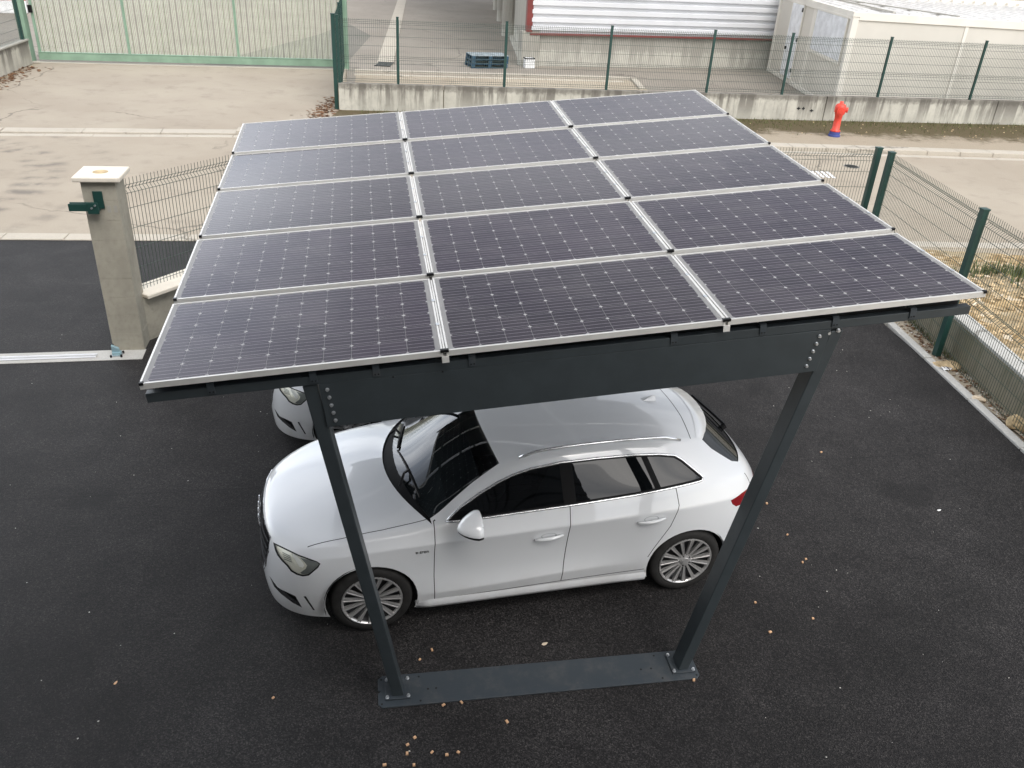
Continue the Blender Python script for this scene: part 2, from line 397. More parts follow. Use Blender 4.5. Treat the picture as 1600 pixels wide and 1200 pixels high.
L(tcw.outputs['Generated'], dp.inputs[0]); L(dp.outputs['Value'], mr.inputs[0])
glow = nt.nodes.new('ShaderNodeMix'); glow.data_type = 'RGBA'; glow.blend_type = 'MULTIPLY'; glow.inputs[0].default_value = 1
L(hsv.outputs[0], glow.inputs[6]); L(mr.outputs[0], glow.inputs[7])
L(glow.outputs[2], mulw.inputs[6]); L(rmp.outputs[0], mulw.inputs[7]); L(mulw.outputs[2], bg.inputs[0]); L(bg.outputs[0], ow.inputs[0])
sd = bpy.data.lights.new('sun', 'SUN'); sd.energy = .5; sd.angle = math.radians(50); sd.color = (1, .96, .9)
so = bpy.data.objects.new('sun', sd); COL.objects.link(so)
sv = Vector((math.sin(SUN_AZ)*math.cos(SUN_EL), math.cos(SUN_AZ)*math.cos(SUN_EL), math.sin(SUN_EL)))
so.rotation_euler = sv.to_track_quat('Z', 'Y').to_euler(); so.location = (0, 0, 30)
vs = scene.view_settings; vs.view_transform = 'Standard'; vs.look = 'None'; vs.exposure = .72; vs.gamma = 1

# ------------------------------------------------------------------ ground
def sheet(name, pts, z, mat, sub=None):
    me = bpy.data.meshes.new(name); me.from_pydata([(x, y, z) for x, y in pts], [], [tuple(range(len(pts)))])
    me.materials.append(mat); o = bpy.data.objects.new(name, me); COL.objects.link(o)
    return structure(o)
sheet('ground', [(-600, -600), (600, -600), (600, 900), (-600, 900)], -.03, M['soil'])
NK = [(-70, 3.0), (-8.46, 12.76), (4.93, 14.9), (8.3, 15.3), (70, 24)]       # near kerb, front face
FK = [(-70, 5.5), (-12.39, 19.66), (-7.2, 20.85), (5.24, 22.6), (13.8, 23.6), (70, 30)]
sheet('car_park', [(-40, -30), (7.2, -30), (6.2, 6.0), (5.5, 11.4), (5.35, 13.55), (4.8, 14.75), (4.7, 14.86), (-8.46, 12.76), (-40, 7.7)], 0, M['asphalt'])
sheet('road', NK + FK[::-1], 0.0, M['road'])
DW = [(-30, 14.0), (-12.45, 19.85), (-7.25, 21.0), (-5.5, 21.4), (-5.43, 24.8), (-6.7, 31.9), (-16.66, 29.75), (-16.4, 29), (-15.85, 25.75), (-30, 22)]
sheet('driveway', DW, .0, M['drive'])
sheet('yard', [(-45, 22), (-16.9, 29.7), (-6.7, 31.95), (-5.3, 24.95), (24, 30.8), (40, 34), (40, 110), (-70, 110)], -.004, M['yard'])
sheet('asphalt_patch', [(-11.6, 31.0), (-6.9, 32.1), (-7.6, 42), (-9.6, 46.5), (-9.9, 41.2)], .0, M['patch'])
# soil strip between wall and yard kerb
sheet('soil_strip', [(-5.2, 25.2), (-6.2, 31.2), (3.7, 33.2), (5.3, 27.2)], 0.0, M['soil'])
sheet('pavement', [(5.35, 13.6), (5.62, 11.52), (5.9, 9), (6.4, 6), (12, 6), (40, 6), (40, 19.9), (8.3, 15.3), (4.8, 14.85)], -.006, M['soil'])

def kerb_run(name, pts, wd, z0, z1, step, mat, gap=.012):
    mb = MB()
    for (ax, ay), (bx, by) in zip(pts[:-1], pts[1:]):
        a = Vector((ax, ay, 0)); b = Vector((bx, by, 0)); Ln = (b-a).length; d = (b-a)/Ln
        n = max(1, round(Ln/step))
        for i in range(n):
            p = a + d*(Ln*i/n + gap/2); q = a + d*(Ln*(i+1)/n - gap/2)
            s_ = Vector((-d.y, d.x, 0))*wd/2
            dz = random.uniform(-.004, .004)
            mb.bar(p + s_ + Vector((0, 0, (z0+z1)/2+dz)), q + s_ + Vector((0, 0, (z0+z1)/2+dz)), wd, z1-z0)
    return structure(mb.build(name, mat, None, bevel=.012))
kerb_run('kerb', [(-40, 7.76), (-8.46, 12.76), (4.93, 14.9), (8.3, 15.3), (40, 19.8)], .30, -.05, .02, 1.0, M['kerb'])
kerb_run('kerb', [(-26, 14.95), (-12.42, 19.72), (-7.2, 20.92)], .42, -.05, .03, 1.6, M['kerb'])
kerb_run('kerb', [(-7.2, 20.85), (5.24, 22.6), (13.8, 23.6), (40, 26.6)], .42, -.05, .11, 1.0, M['kerb'])
# flat gutter course beside the far kerb
kerb_run('gutter', [(-26, 14.65), (-12.39, 19.38), (-7.2, 20.57), (5.24, 22.3), (13.8, 23.3), (40, 26.3)], .25, -.05, .008, 1.0, M['kerb'])
# white edging strip on the right of the car park
kerb_run('edging_strip', [(6.62, -2), (6.02, 6.0), (5.81, 8.1), (5.53, 11.46), (5.34, 13.5)][::-1], .12, -.05, .03, 1.0, M['strip'])
# yard kerb behind the wall
kerb_run('kerb', [(-6.3, 31.4), (3.8, 33.4), (3.9, 31.2)], .22, -.05, .07, 1.0, M['kerb'])
kerb_run('kerb', [(-6.2, 30.7), (3.5, 32.6)], .20, -.05, .03, 1.0, M['kerb'])
# verge between kerb and wall
def verge():
    t = NT('verge_soil'); c0 = t.coord()
    sep = t.n('ShaderNodeSeparateXYZ'); t.l(c0, sep.inputs[0])
    # distance behind the kerb line
    dist = t.math('SUBTRACT', sep.outputs[1], t.math('ADD', 22.55, t.math('MULTIPLY', sep.outputs[0], .125)))
    n = t.noise(c0, 1.3, 7, .7); n2 = t.noise(c0, 7, 6, .7); f = t.noise(c0, 45, 3)
    k = t.math('ADD', t.math('MULTIPLY', dist, .30), t.math('MULTIPLY', n, .95))
    k = t.math('ADD', k, t.math('MULTIPLY', n2, .35))
    c = t.mix(t.smooth(k, .95, 1.3), (.40, .34, .26), (.125, .098, .055))
    c = t.mix(t.math('MULTIPLY', t.smooth(n2, .5, .7), t.smooth(k, 1.1, 1.5)), c, (.085, .09, .035))
    c = t.mix(.5, c, t.ramp(f, [(.3, .4), (.7, 1.)]), 'MULTIPLY')
    return t.done(t.bsdf(c, .9, 0, .2, 0, n2, .6, .03))
M['verge'] = verge()
sheet('verge', [(-5.55, 21.5), (5.2, 23.0), (13.8, 24.0), (40, 27), (40, 33), (-5.4, 24.8)], .004, M['verge'])

def scatter(name, mat, region, n, sz, lift=.004, flat=True, extra=None):
    mb = MB()
    for i in range(n):
        x, y, z = region()
        r = sz*random.uniform(.5, 1.5)
        if flat:
            a = random.random()*6.28; t = random.uniform(-.5, .5)
            pts = []
            m = random.choice((4, 5))
            for k in range(m):
                th = a + 2*PI*k/m; rr = r*random.uniform(.6, 1.2)
                pts.append((x+rr*math.cos(th), y+rr*.7*math.sin(th), z+lift+max(0, rr*t*math.cos(th-a)) + .002))
            mb.add(pts, [tuple(range(m))])
        else: mb.rock((x, y, z+lift), r)
    o = mb.build(name, mat, None, fix=False); return stuff(o)
scatter('grit', M['grit'], lambda: (random.uniform(-6, 5.3), 2.9+random.random()**.8*8.5, 0), 210, .005, flat=False, lift=.001)
scatter('leaf_litter', M['leaf'], lambda: (-5.75+random.gauss(0, .22), 24.2+random.uniform(-.9, 2.3), 0), 420, .05)
# leaves and debris between edging strip and wall
def strip_pt():
    y = random.uniform(5.5, 13.3); return (5.68+(11.46-y)*.085+random.uniform(0, .38)+.02, y, -.004)
scatter('dead_leaves', M['leaf'], strip_pt, 1100, .022)
scatter('strip_gravel', M['grit'], strip_pt, 260, .014, flat=False)
# verge weeds
def blades(name, pts, hmin, hmax, mat):
    mb = MB()
    for x, y, z in pts:
        a = random.random()*6.28; h = random.uniform(hmin, hmax); b = random.uniform(.2, .7)*h; wd = h*.05+.002
        dx, dy = math.cos(a), math.sin(a); px, py = -dy*wd, dx*wd
        mb.add([(x-px, y-py, z), (x+px, y+py, z), (x+dx*b*.4+px*.6, y+dy*b*.4+py*.6, z+h*.6), (x+dx*b*.4-px*.6, y+dy*b*.4-py*.6, z+h*.6), (x+dx*b, y+dy*b, z+h)],
               [(0, 1, 2, 3), (3, 2, 4)])
    return stuff(mb.build(name, mat, None, fix=False))
def wy(x): return 24.62+(x+5.43)*.1885
pts = []
for i in range(5200):
    x = random.uniform(-4.8, 20); d = abs(random.gauss(0, .7))+.03
    pts.append((x, wy(x)-.02-d, .005))
blades('verge_weeds', pts, .03, .10, M['grass'])
scatter('verge_pebbles', M['stones'], lambda: (lambda x: (x, wy(x)-random.uniform(.1, 2.4), .004))(random.uniform(-4.5, 19)), 160, .022, flat=False)

# rubble ground beyond the right-hand wall
def rub_h(x, y):
    d = max(0, min(1, (15.0-y)/3.2)); e = max(0, min(1, (x-6.15)/.3))
    return (.46*d*d*(3-2*d))*(.85+.15*e) + .09*math.sin(x*1.7+y*.6)*d*e + .05*math.sin(y*2.3-x)*d*e + .002
def rubble():
    t = NT('rubble_soil'); c0 = t.coord()
    v = t.voro(c0, 9, out='Color'); sep = t.n('ShaderNodeSeparateColor'); t.l(v, sep.inputs[0]); vd = t.voro(c0, 9)
    n = t.noise(c0, .8, 6, .65); f = t.noise(c0, 30, 4)
    c = t.ramp(sep.outputs[0], [(0, (.22, .15, .075)), (.5, (.40, .28, .14)), (.85, (.54, .40, .23)), (1, (.66, .56, .42))])
    c = t.mix(t.smooth(n, .42, .6), c, (.42, .34, .22))
    c = t.mix(.5, c, t.ramp(f, [(.3, .45), (.7, 1.)]), 'MULTIPLY')
    return t.done(t.bsdf(c, .95, 0, .2, 0, vd, .8, .05))
M['rubble'] = rubble()
mb = MB(); nx, ny = 60, 60
for j in range(ny+1):
    for i in range(nx+1):
        x = 6.12+i*.22; y = 4+j*.185
        mb.v.append(Vector((x+max(0, (9-y))*.02, y, rub_h(x, y)+random.uniform(-.012, .012))))
for j in range(ny):
    for i in range(nx):
        a = j*(nx+1)+i; mb.f.append([a, a+1, a+nx+2, a+nx+1]); mb.mi.append(0)
structure(mb.build('rubble_ground', M['rubble'], None, smooth=True))
def rub_pt():
    x = 6.35+abs(random.gauss(0, 1.6)); y = random.uniform(6.5, 13.2); return (x, y, rub_h(x, y))
scatter('rubble_stones', M['stones'], rub_pt, 900, .045, lift=.0, flat=False)
scatter('pale_rubble', M['paper'], rub_pt, 160, .035, lift=.0, flat=False)
pts = []
for i in range(900):
    cx, cy, s_ = random.choice(((8.1, 11.9, .35), (8.9, 11.0, .5), (7.6, 12.6, .3), (9.6, 12.2, .5)))
    x = random.gauss(cx, s_); y = random.gauss(cy, s_*.6); pts.append((x, y, rub_h(x, y)))
blades('rubble_grass', pts, .06, .26, M['grass'])
pts = [(x, y, -.004) for x, y in ((6.0+(11.0-yy)*.09+random.uniform(-.08, .05), yy) for yy in [random.uniform(5.5, 12.8) for _ in range(900)])]
blades('strip_grass', pts, .02, .09, M['grass'])
# gutter grate, drain strip, road marks
mb = MB(); mb.prism([(-5.95, 34.1), (-5.35, 34.3), (-8.9, 63.2), (-9.45, 63)], -.02, .012)
structure(mb.build('drain_channel', M['kerb']))
mb = MB()
for i in range(9): mb.box(-5.86+i*.065, -5.825+i*.065, 33.1, 34.0, -.02, .02)
mb.box(-5.9, -5.28, 33.05, 33.1, -.02, .022); mb.box(-5.9, -5.28, 33.98, 34.04, -.02, .022)
tag(mb.build('drain_grate', M['blackp']), 'dark slotted drain grate at the end of the concrete channel in the yard', 'drain grate')
mb = MB()
for i in range(4): mb.box(7.0+i*.13, 7.08+i*.13, 20.1, 20.7, .004, .006)
structure(mb.build('road_marking', M['white']))
t_ = thing('manhole_cover', 'small dark round manhole cover set in the beige road', 'manhole cover', (8.27, 21.4, .004))
mb = MB(); mb.lathe([(.18, 0), (.18, .006), (.20, .006), (.20, 0)], n=28); mb.build('rim', M['wall_plain'], t_)
mb = MB(); mb.disc((0, 0, 0), .175, h=.006, n=28)
for i in range(6): mb.box(-.12, .12, -.12+i*.045, -.10+i*.045, .005, .010)
mb.build('lid', M['rimdark'], t_)

# ------------------------------------------------------------------ far wall, fences, gate
WD = Vector((1, .1885, 0)).normalized(); WN = Vector((-WD.y, WD.x, 0)); W0 = Vector((-5.43, 24.6, 0))
t_ = thing('retaining_wall', 'long stained grey concrete wall under the far green mesh fence', 'wall', W0)
mb = MB(W0)
joints = [0, 3.0, 9.0, 15.0, 21.0, 27.0, 34]
for a, b in zip(joints[:-1], joints[1:]):
    p = W0 + WD*(a+.012) + WN*.1; q = W0 + WD*(b-.012) + WN*.1
    mb.bar(p+Vector((0, 0, .35)), q+Vector((0, 0, .35)), .2, .78)
mb.build('wall_panel', M['wall'], t_, bevel=.012)
mb = MB(W0); mb.bar(W0+WN*.115+Vector((0, 0, .3)), W0+WD*34+WN*.115+Vector((0, 0, .3)), .14, .6); mb.build('joint', M['green_wall'], t_)
mb = MB(W0)   # small white stencil marks near the hydrant and on the right
for a, z, l in ((14.05, .36, .12), (14.22, .36, .10), (14.5, .30, .12)):
    p = W0+WD*a-WN*.003+Vector((0, 0, z)); mb.bar(p, p+WD*l, .004, .035, up=(0, 0, 1)); mb.bar(p+WD*l*.5+Vector((0, 0, -.05)), p+WD*l*.5+Vector((0, 0, .05)), .004, .03, up=WD)
mb.build('wall_mark', M['dark'], t_)

def wire_panel(mb, p0, p1, z0, z1, pitch, rw, hz, folds=(), lean=Vector((0, 0, 0)), over=.025):
    """welded mesh between p0 and p1: vertical wires (with v folds) and horizontal wires"""
    p0 = Vector(p0); p1 = Vector(p1); d = p1-p0; Ln = d.length; d.normalize(); nrm = Vector((-d.y, d.x, 0))
    n = max(2, int(Ln/pitch))
    zs = [(z0, 0)]
    for f in folds: zs += [(f-.05, 0), (f, .045), (f+.05, 0)]
    zs = sorted(zs)+[(z1+over, .0)]
    for i in range(n+1):
        b = p0 + d*(Ln*i/n)
        for (za, oa), (zb, ob) in zip(zs[:-1], zs[1:]):
            if zb-za < 1e-4: continue
            mb.bar(b+nrm*oa+Vector((0, 0, za)), b+nrm*ob+Vector((0, 0, zb)), rw*2, rw*2, up=nrm, caps=False)
    for z in hz:
        o = .045 if any(abs(z-f) < .01 for f in folds) else 0
        mb.bar(p0+nrm*o+Vector((0, 0, z)), p1+nrm*o+Vector((0, 0, z)), rw*2.3, rw*2.3, caps=False)

def fence_post(mb, p, z0, z1, s, mi=0):
    x, y = p[0], p[1]; mb.bar((x, y, z0), (x, y, z1), s, s, up=WD); mb.bar((x, y, z1), (x, y, z1+.02), s*1.15, s*1.15, up=WD)

t_ = thing('mesh_fence', 'far green welded mesh fence standing on the stained concrete wall', 'fence', W0)
px_ = [.05, 1.70, 4.78, 7.87, 11.03, 13.5, 16.75, 20.0, 23.2, 26.4]
fz = (.80, 1.38, 2.36)
for i, a in enumerate(px_):
    mb = MB(W0); p = W0+WD*a+WN*.1; fence_post(mb, p, .74, 2.5, .066); mb.build('post', M['green_post'], t_)
for a, b in zip(px_[:-1], px_[1:]):
    mb = MB(W0)
    wire_panel(mb, W0+WD*(a+.04)+WN*.1, W0+WD*(b-.04)+WN*.1, .78, 2.42, .055, .0034, (.80, .85, 1.08, 1.28, 1.38, 1.43, 1.48, 1.75, 2.0, 2.22, 2.32, 2.36, 2.41), (.85, 1.43, 2.36))
    mb.build('mesh_panel', M['wire_far'], t_, fix=False)

# short return of dark green mesh between the wall end and the gate post
GR = Vector((-6.75, 31.85, 0)); GL = Vector((-16.66, 29.6, 0))
R0 = W0+Vector((-.05, .15, 0))
t_ = thing('side_mesh_fence', 'dense dark green mesh panel running back from the wall end to the gate', 'fence', R0)
mb = MB(R0); wire_panel(mb, R0, GR, .12, 2.45, .05, .0055, [.15+.2*k for k in range(12)], ()); mb.build('mesh_panel', M['green_post'], t_, fix=False)
mb = MB(R0); fence_post(mb, R0-WD*.04, -.02, 2.52, .11); mb.build('post', M['green_post'], t_)
mb = MB(R0); fence_post(mb, R0+(GR-R0)*.5, -.02, 2.5, .07); mb.build('post', M['green_post'], t_)

# pale green sliding gate
t_ = thing('sliding_gate', 'wide pale green barred sliding gate closing the yard entrance', 'gate', GL)
gd = (GR-GL); gl = gd.length; gd.normalize(); gn = Vector((-gd.y, gd.x, 0))
def gp(a, z, n=0): return GL+gd*a+gn*n+Vector((0, 0, z))
mb = MB(GL); mb.bar(gp(0, .19), gp(gl, .19), .09, .22); mb.bar(gp(0, .32), gp(gl, .32), .11, .03); mb.build('bottom_beam', M['gate'], t_, bevel=.01)
mb = MB(GL); mb.bar(gp(0, 2.75), gp(gl, 2.75), .08, .1); mb.build('top_beam', M['gate'], t_)
for a in (.06, 2.9, 6.5, gl-.06):
    mb = MB(GL); mb.bar(gp(a, .3), gp(a, 2.72), .08, .08, up=gn); mb.build('upright', M['gate'], t_, bevel=.008)
mb = MB(GL); n = int(gl/.19)
for i in range(1, n): mb.bar(gp(i*gl/n, .33), gp(i*gl/n, 2.7), ( .017), .017, up=gn, caps=False)
stuff(mb.build('bars', M['gate_bar'], t_, fix=False))
mb = MB(GL)
for i in range(1, int(gl/.05)): mb.bar(gp(i*.05, .33, .03), gp(i*.05, 2.7, .03), .014, .003, up=gn, caps=False)
stuff(mb.build('infill_mesh', M['gate_mesh'], t_, fix=False))
mb = MB(GL); mb.bar(gp(.04, 1.55, -.07), gp(.04, 1.78, -.07), .12, .08, up=gn); mb.build('lock_box', M['blackp'], t_)
mb = MB(GL); mb.bar(gp(-3, -.005, -.0), gp(gl+.1, -.005), .35, .03); mb.build('track', M['kerb'], t_)
GPL = GL+Vector((-.38, .1, 0))
t_ = thing('gate_post', 'thick pale green guide post at the left end of the barred gate', 'post', GPL)
mb = MB(GPL); mb.box(-.14, .14, -.13, .13, -.02, 3.0, M=Matrix.Translation(GPL)); mb.build('column', M['gate'], t_, bevel=.015)
mb = MB(GPL); mb.box(-.18, .18, -.17, .17, 3.0, 3.03, M=Matrix.Translation(GPL)); mb.build('cap', M['gate'], t_)
GPR = GR+Vector((.02, .12, 0))
t_ = thing('gate_post', 'pale green post where the barred gate meets the dark mesh panel', 'post', GPR)
mb = MB(GPR); mb.box(-.11, .11, -.1, .1, -.02, 3.0, M=Matrix.Translation(GPR)); mb.build('column', M['gate'], t_, bevel=.015)
mb = MB(GPR); mb.box(-.14, .14, -.13, .13, 3.0, 3.03, M=Matrix.Translation(GPR)); mb.build('cap', M['gate'], t_)

# left wall running towards the gate, with its thin mesh fence
LW0 = Vector((-15.2, 20.6, 0)); LW1 = Vector((-16.75, 29.3, 0))
ld = (LW1-LW0).normalized(); ln = Vector((-ld.y, ld.x, 0))
t_ = thing('side_wall', 'low weathered concrete wall left of the pale green gate', 'wall', LW0)
mb = MB(LW0); mb.bar(LW0+ln*.1+Vector((0, 0, .35)), LW1+ln*.1+Vector((0, 0, .35)), .2, .74); mb.build('wall_panel', M['wall'], t_, bevel=.012)
mb = MB(LW0); mb.bar(LW0+ln*.1+Vector((0, 0, .735)), LW1+ln*.1+Vector((0, 0, .735)), .27, .05); mb.build('coping', M['wall_plain'], t_, bevel=.01)
t_ = thing('mesh_fence', 'thin mesh fence on the low wall left of the gate', 'fence', LW0)
mb = MB(LW0); wire_panel(mb, LW0+ln*.1, LW1+ln*.1-ld*.1, .76, 2.4, .06, .003, (.85, 1.1, 1.4, 1.7, 2.0, 2.3), ()); mb.build('mesh_panel', M['wire_far'], t_, fix=False)
for a in (0, 3, 6, 8.65):
    mb = MB(LW0); fence_post(mb, LW0+ld*a+ln*.1, .74, 2.45, .10 if a > 8 else .06); mb.build('post', M['green_post'], t_)
scatter('leaf_litter', M['leaf'], lambda: (lambda k: (*(LW0+ld*k-ln*abs(random.gauss(0, .35)))[:2], 0))(random.uniform(0, 8)), 500, .06)
t_ = thing('road_barrier', 'red and white plastic barrier block beyond the left fence', 'barrier', (-24.9, 42.6, 0), .35)
mb = MB(); mb.prism([(-.35, 0), (.35, 0), (.2, .55), (-.2, .55)], -.75, .75, M=Matrix(((0, 0, 1, 0), (1, 0, 0, 0), (0, 1, 0, 0), (0, 0, 0, 1)))); mb.build('white_body', M['white'], t_, bevel=.03)
mb = MB(); mb.prism([(-.2, .55), (.2, .55), (.14, .95), (-.14, .95)], -.75, .75, M=Matrix(((0, 0, 1, 0), (1, 0, 0, 0), (0, 1, 0, 0), (0, 0, 0, 1)))); mb.build('red_top', M['redplastic'], t_, bevel=.03)

# ------------------------------------------------------------------ warehouse with corrugated cladding
B0 = Vector((-.42, 35.22, 0)); bang = math.atan2(3.42, 10.82)
t_ = thing('warehouse', 'long white corrugated warehouse with red trim on a concrete base', 'building', B0, bang)
Lb = 22
mb = MB(); mb.box(.62, Lb, .06, .4, -.02, 1.16); mb.build('base_wall', M['bldg'], t_)
mb = MB(); mb.box(0, .72, -.06, .5, -.02, 1.3); mb.build('corner_pier', M['bldg'], t_, bevel=.02)
prof = []; pit = .30; z = 1.24
while z < 7:
    prof += [(0, z), (0, z+.07), (-.11, z+.11), (-.11, z+.25), (0, z+.285)]; z += pit
mb = MB(); n = len(prof)
mb.add([Vector((.34, y, z)) for y, z in prof]+[Vector((Lb, y, z)) for y, z in prof], [(i, i+1, n+i+1, n+i) for i in range(n-1)])
mb.build('cladding', M['cladding'], t_, fix=False)
mb = MB(); mb.box(.14, .38, -.10, .1, 1.28, 7.0); mb.box(.3, Lb, -.09, .1, 1.165, 1.24); mb.build('red_trim', M['redtrim'], t_, bevel=.006)
mb = MB(); mb.box(.02, Lb, .12, 31, 6.9, 7.1); mb.build('roof', M['roofsheet'], t_)
# side wall running back, with concrete piers
def side_pt(k, out=0): 
    a = Vector((-.45, 35.75, 0)); b = Vector((-2.94, 67.04, 0)); d = (b-a).normalized(); nn = Vector((-d.y, d.x, 0)); p = a+d*k+nn*out-B0
    c, s_ = math.cos(-bang), math.sin(-bang); return Vector((p.x*c-p.y*s_, p.x*s_+p.y*c, 0))
sw = side_pt(0, -.25); sw2 = side_pt(31, -.25)
mb = MB(); mb.bar(sw+Vector((0, 0, 3.5)), sw2+Vector((0, 0, 3.5)), .1, 6.96); mb.build('side_wall', M['bldg'], t_)
mb = MB(); mb.bar(side_pt(0, -.1)+Vector((0, 0, .05)), side_pt(31, -.1)+Vector((0, 0, .05)), .22, .12); mb.build('plinth', M['bldg'], t_)
for k in (9.4, 16.5, 23.5):
    mb = MB(); p = side_pt(k, .0); mb.tube([p, p+Vector((0, 0, 6.5))], .38, 16); mb.build('side_column', M['bldg'], t_, smooth=False)

# white site cabin
C0 = Vector((10.12, 29.05, 0))
t_ = thing('site_cabin', 'cream prefabricated site cabin with white door and shuttered window behind the far fence', 'cabin', C0)
CL, CD, CH = 13.0, 9.1, 3.08
mb = MB()
mb.box(.05, CL-.05, .05, CD-.05, .12, 2.86); mb.build('wall_panels', M['cabin'], t_)
for x in (0, CL-.2):
    for y in (0, CD-.2):
        mb = MB(); mb.box(x, x+.2, y, y+.2, 0, CH); mb.box(x-.015, x+.215, y-.015, y+.215, CH-.16, CH-.003); mb.box(x-.015, x+.215, y-.015, y+.215, -.01, .14); mb.build('corner_post', M['cabin_frame'], t_, bevel=.012)
mb = MB()
mb.box(.2, CL-.2, .01, .2, CH-.25, CH-.01); mb.box(.2, CL-.2, CD-.2, CD-.01, CH-.25, CH-.01); mb.box(.01, .2, .2, CD-.2, CH-.25, CH-.01); mb.box(CL-.2, CL-.01, .2, CD-.2, CH-.25, CH-.01)
mb.build('top_rail', M['cabin_frame'], t_, bevel=.01)
mb = MB(); mb.box(.2, CL-.2, .02, .2, 0, .15); mb.box(.02, .2, .2, CD-.2, 0, .15); mb.build('bottom_rail', M['cabin_frame'], t_, bevel=.01)
for px0 in (3.62, 8.3):
    mb = MB(); mb.box(px0, px0+.1, .03, .06, .15, CH-.25); mb.build('panel_joint', M['cabin_frame'], t_)
mb = MB(); mb.box(.03, .07, 3.95, 4.3, .15, CH-.25); mb.build('module_post', M['cabin_frame'], t_, bevel=.008)
f = MB(); f.box(0, .05, .42, 3.92, 1.42, 1.52); f.box(0, .05, .42, 3.92, 2.92-.09, 2.92-.02); f.box(0, .05, .42, .5, 1.52, 2.83); f.box(0, .05, 3.84, 3.92, 1.52, 2.83)
win = f.build('window', M['cabin_frame'], t_, bevel=.006)
s_ = MB(); zz = 1.53
while zz < 2.82: s_.box(.022, .045, .5, 3.84, zz, zz+.046); zz += .05
s_.build('roller_shutter', M['cabin_white'], win)
d_ = MB(); d_.box(-.01, .045, 5.5, 7.0, .2, 2.82); dr = d_.build('door', M['cabin_white'], t_, bevel=.01)
for z in (.45, 1.55, 2.6):
    h_ = MB(); h_.box(-.035, -.01, 5.47, 5.58, z, z+.14); h_.build('hinge', M['blackp'], dr)
h_ = MB(); h_.box(-.07, -.01, 6.78, 6.86, 1.15, 1.25); h_.bar((-.06, 6.82, 1.2), (-.06, 6.66, 1.2), .02, .02); h_.build('handle', M['blackp'], dr)
fr = MB(); fr.box(-.005, .04, 7.0, 7.08, .15, 2.86); fr.box(-.005, .04, 5.42, 5.5, .15, 2.86); fr.box(-.004, .04, 5.42, 7.08, 2.825, 2.87); fr.build('frame', M['cabin_frame'], dr)
mb = MB(); prof = []; x = .25
while x < CL-.3: prof += [(x, CH-.05), (x+.14, CH-.05), (x+.17, CH+.0), (x+.25, CH+.0), (x+.28, CH-.05)]; x += .45
n = len(prof); mb.add([Vector((x, .2, z)) for x, z in prof]+[Vector((x, CD-.2, z)) for x, z in prof], [(i, i+1, n+i+1, n+i) for i in range(n-1)])
mb.build('roof', M['roofsheet'], t_, fix=False)
mb = MB(); mb.bar((1.35, .25, CH+.03), (.9, CD-.3, CH+.03), .09, .03); mb.bar((3.4, .25, CH+.02), (1.35, 6.0, CH+.02), .10, .03); mb.build('roof_flashing', M['wall_plain'], t_)
mb = MB(); x = .6
while x < CL-.3: mb.box(x, x+.17, CD-.42, CD-.2, CH-.04, CH+.09); x += .45
mb.box(.2, CL, CD-.2, CD, CH-.02, CH+.18); mb.build('ridge_edge', M['cabin_frame'], t_)
C1 = Vector((23.9, 45.2, 0))
mb = MB(C1); mb.lathe([(2.2, 0), (3.1, .8), (3.3, 1.9), (2.6, 3.0), (1.5, 3.6), (.2, 3.9)], C1, n=14)
hed = bpy.data.objects
# pallets and bucket
PG = 'stacked blue pallets behind the far fence'
labels = ['weathered grey-topped pallet lying highest on the blue stack', 'blue wooden pallet in the middle of the stack of three', 'blue wooden pallet at the bottom of the stack on the asphalt']
proto = None
for i in range(3):
    r = thing('pallet', labels[2-i], 'pallet', (-2.27+(0.02 if i else 0), 33.85+.01*i, i*.155), .37-(.03 if i == 2 else 0), PG)
    Lx, Ly = 1.45, .95
    mb = MB()
    for k in range(7): mb.box(0, Lx, k*Ly/7+.008, (k+1)*Ly/7-.025, .13, .15)
    mb.build('deck_board', M['pallet2' if i == 2 else 'pallet'], r)
    for x in (0, Lx/2-.06, Lx-.12):
        for y in (0, Ly/2-.06, Ly-.12): mb = MB(); mb.box(x, x+.13, y, y+.12, .022, .108); mb.build('block', M['pallet'], r)
    mb = MB()
    for y in (0, Ly/2-.06, Ly-.12): mb.box(-.004, Lx+.004, y-.004, y+.116, 0, .022)
    for x in (0, Lx/2-.06, Lx-.12): mb.box(x, x+.13, 0, Ly-.03, .108, .13)
    mb.build('runner', M['pallet'], r)
t_ = thing('bucket', 'small white open-topped container by the warehouse corner pier', 'container', (-.22, 34.72, 0), .3)
mb = MB()
mb.box(0, .38, 0, .02, .0, .36); mb.box(0, .38, .3, .32, .0, .36); mb.box(0, .02, .02, .3, .0, .36); mb.box(.36, .38, .02, .3, .0, .36); mb.box(.02, .36, .02, .3, 0, .02)
mb.build('tub', M['white'], t_)
mb = MB(); mb.box(-.01, .39, -.01, .005, .33, .37); mb.box(-.01, .39, .315, .33, .33, .37); mb.box(-.01, 0.005, .005, .315, .33, .37); mb.box(.375, .39, .005, .315, .33, .37); mb.box(.02, .36, .02, .3, .2, .26); mb.build('contents', M['blackp'], t_)

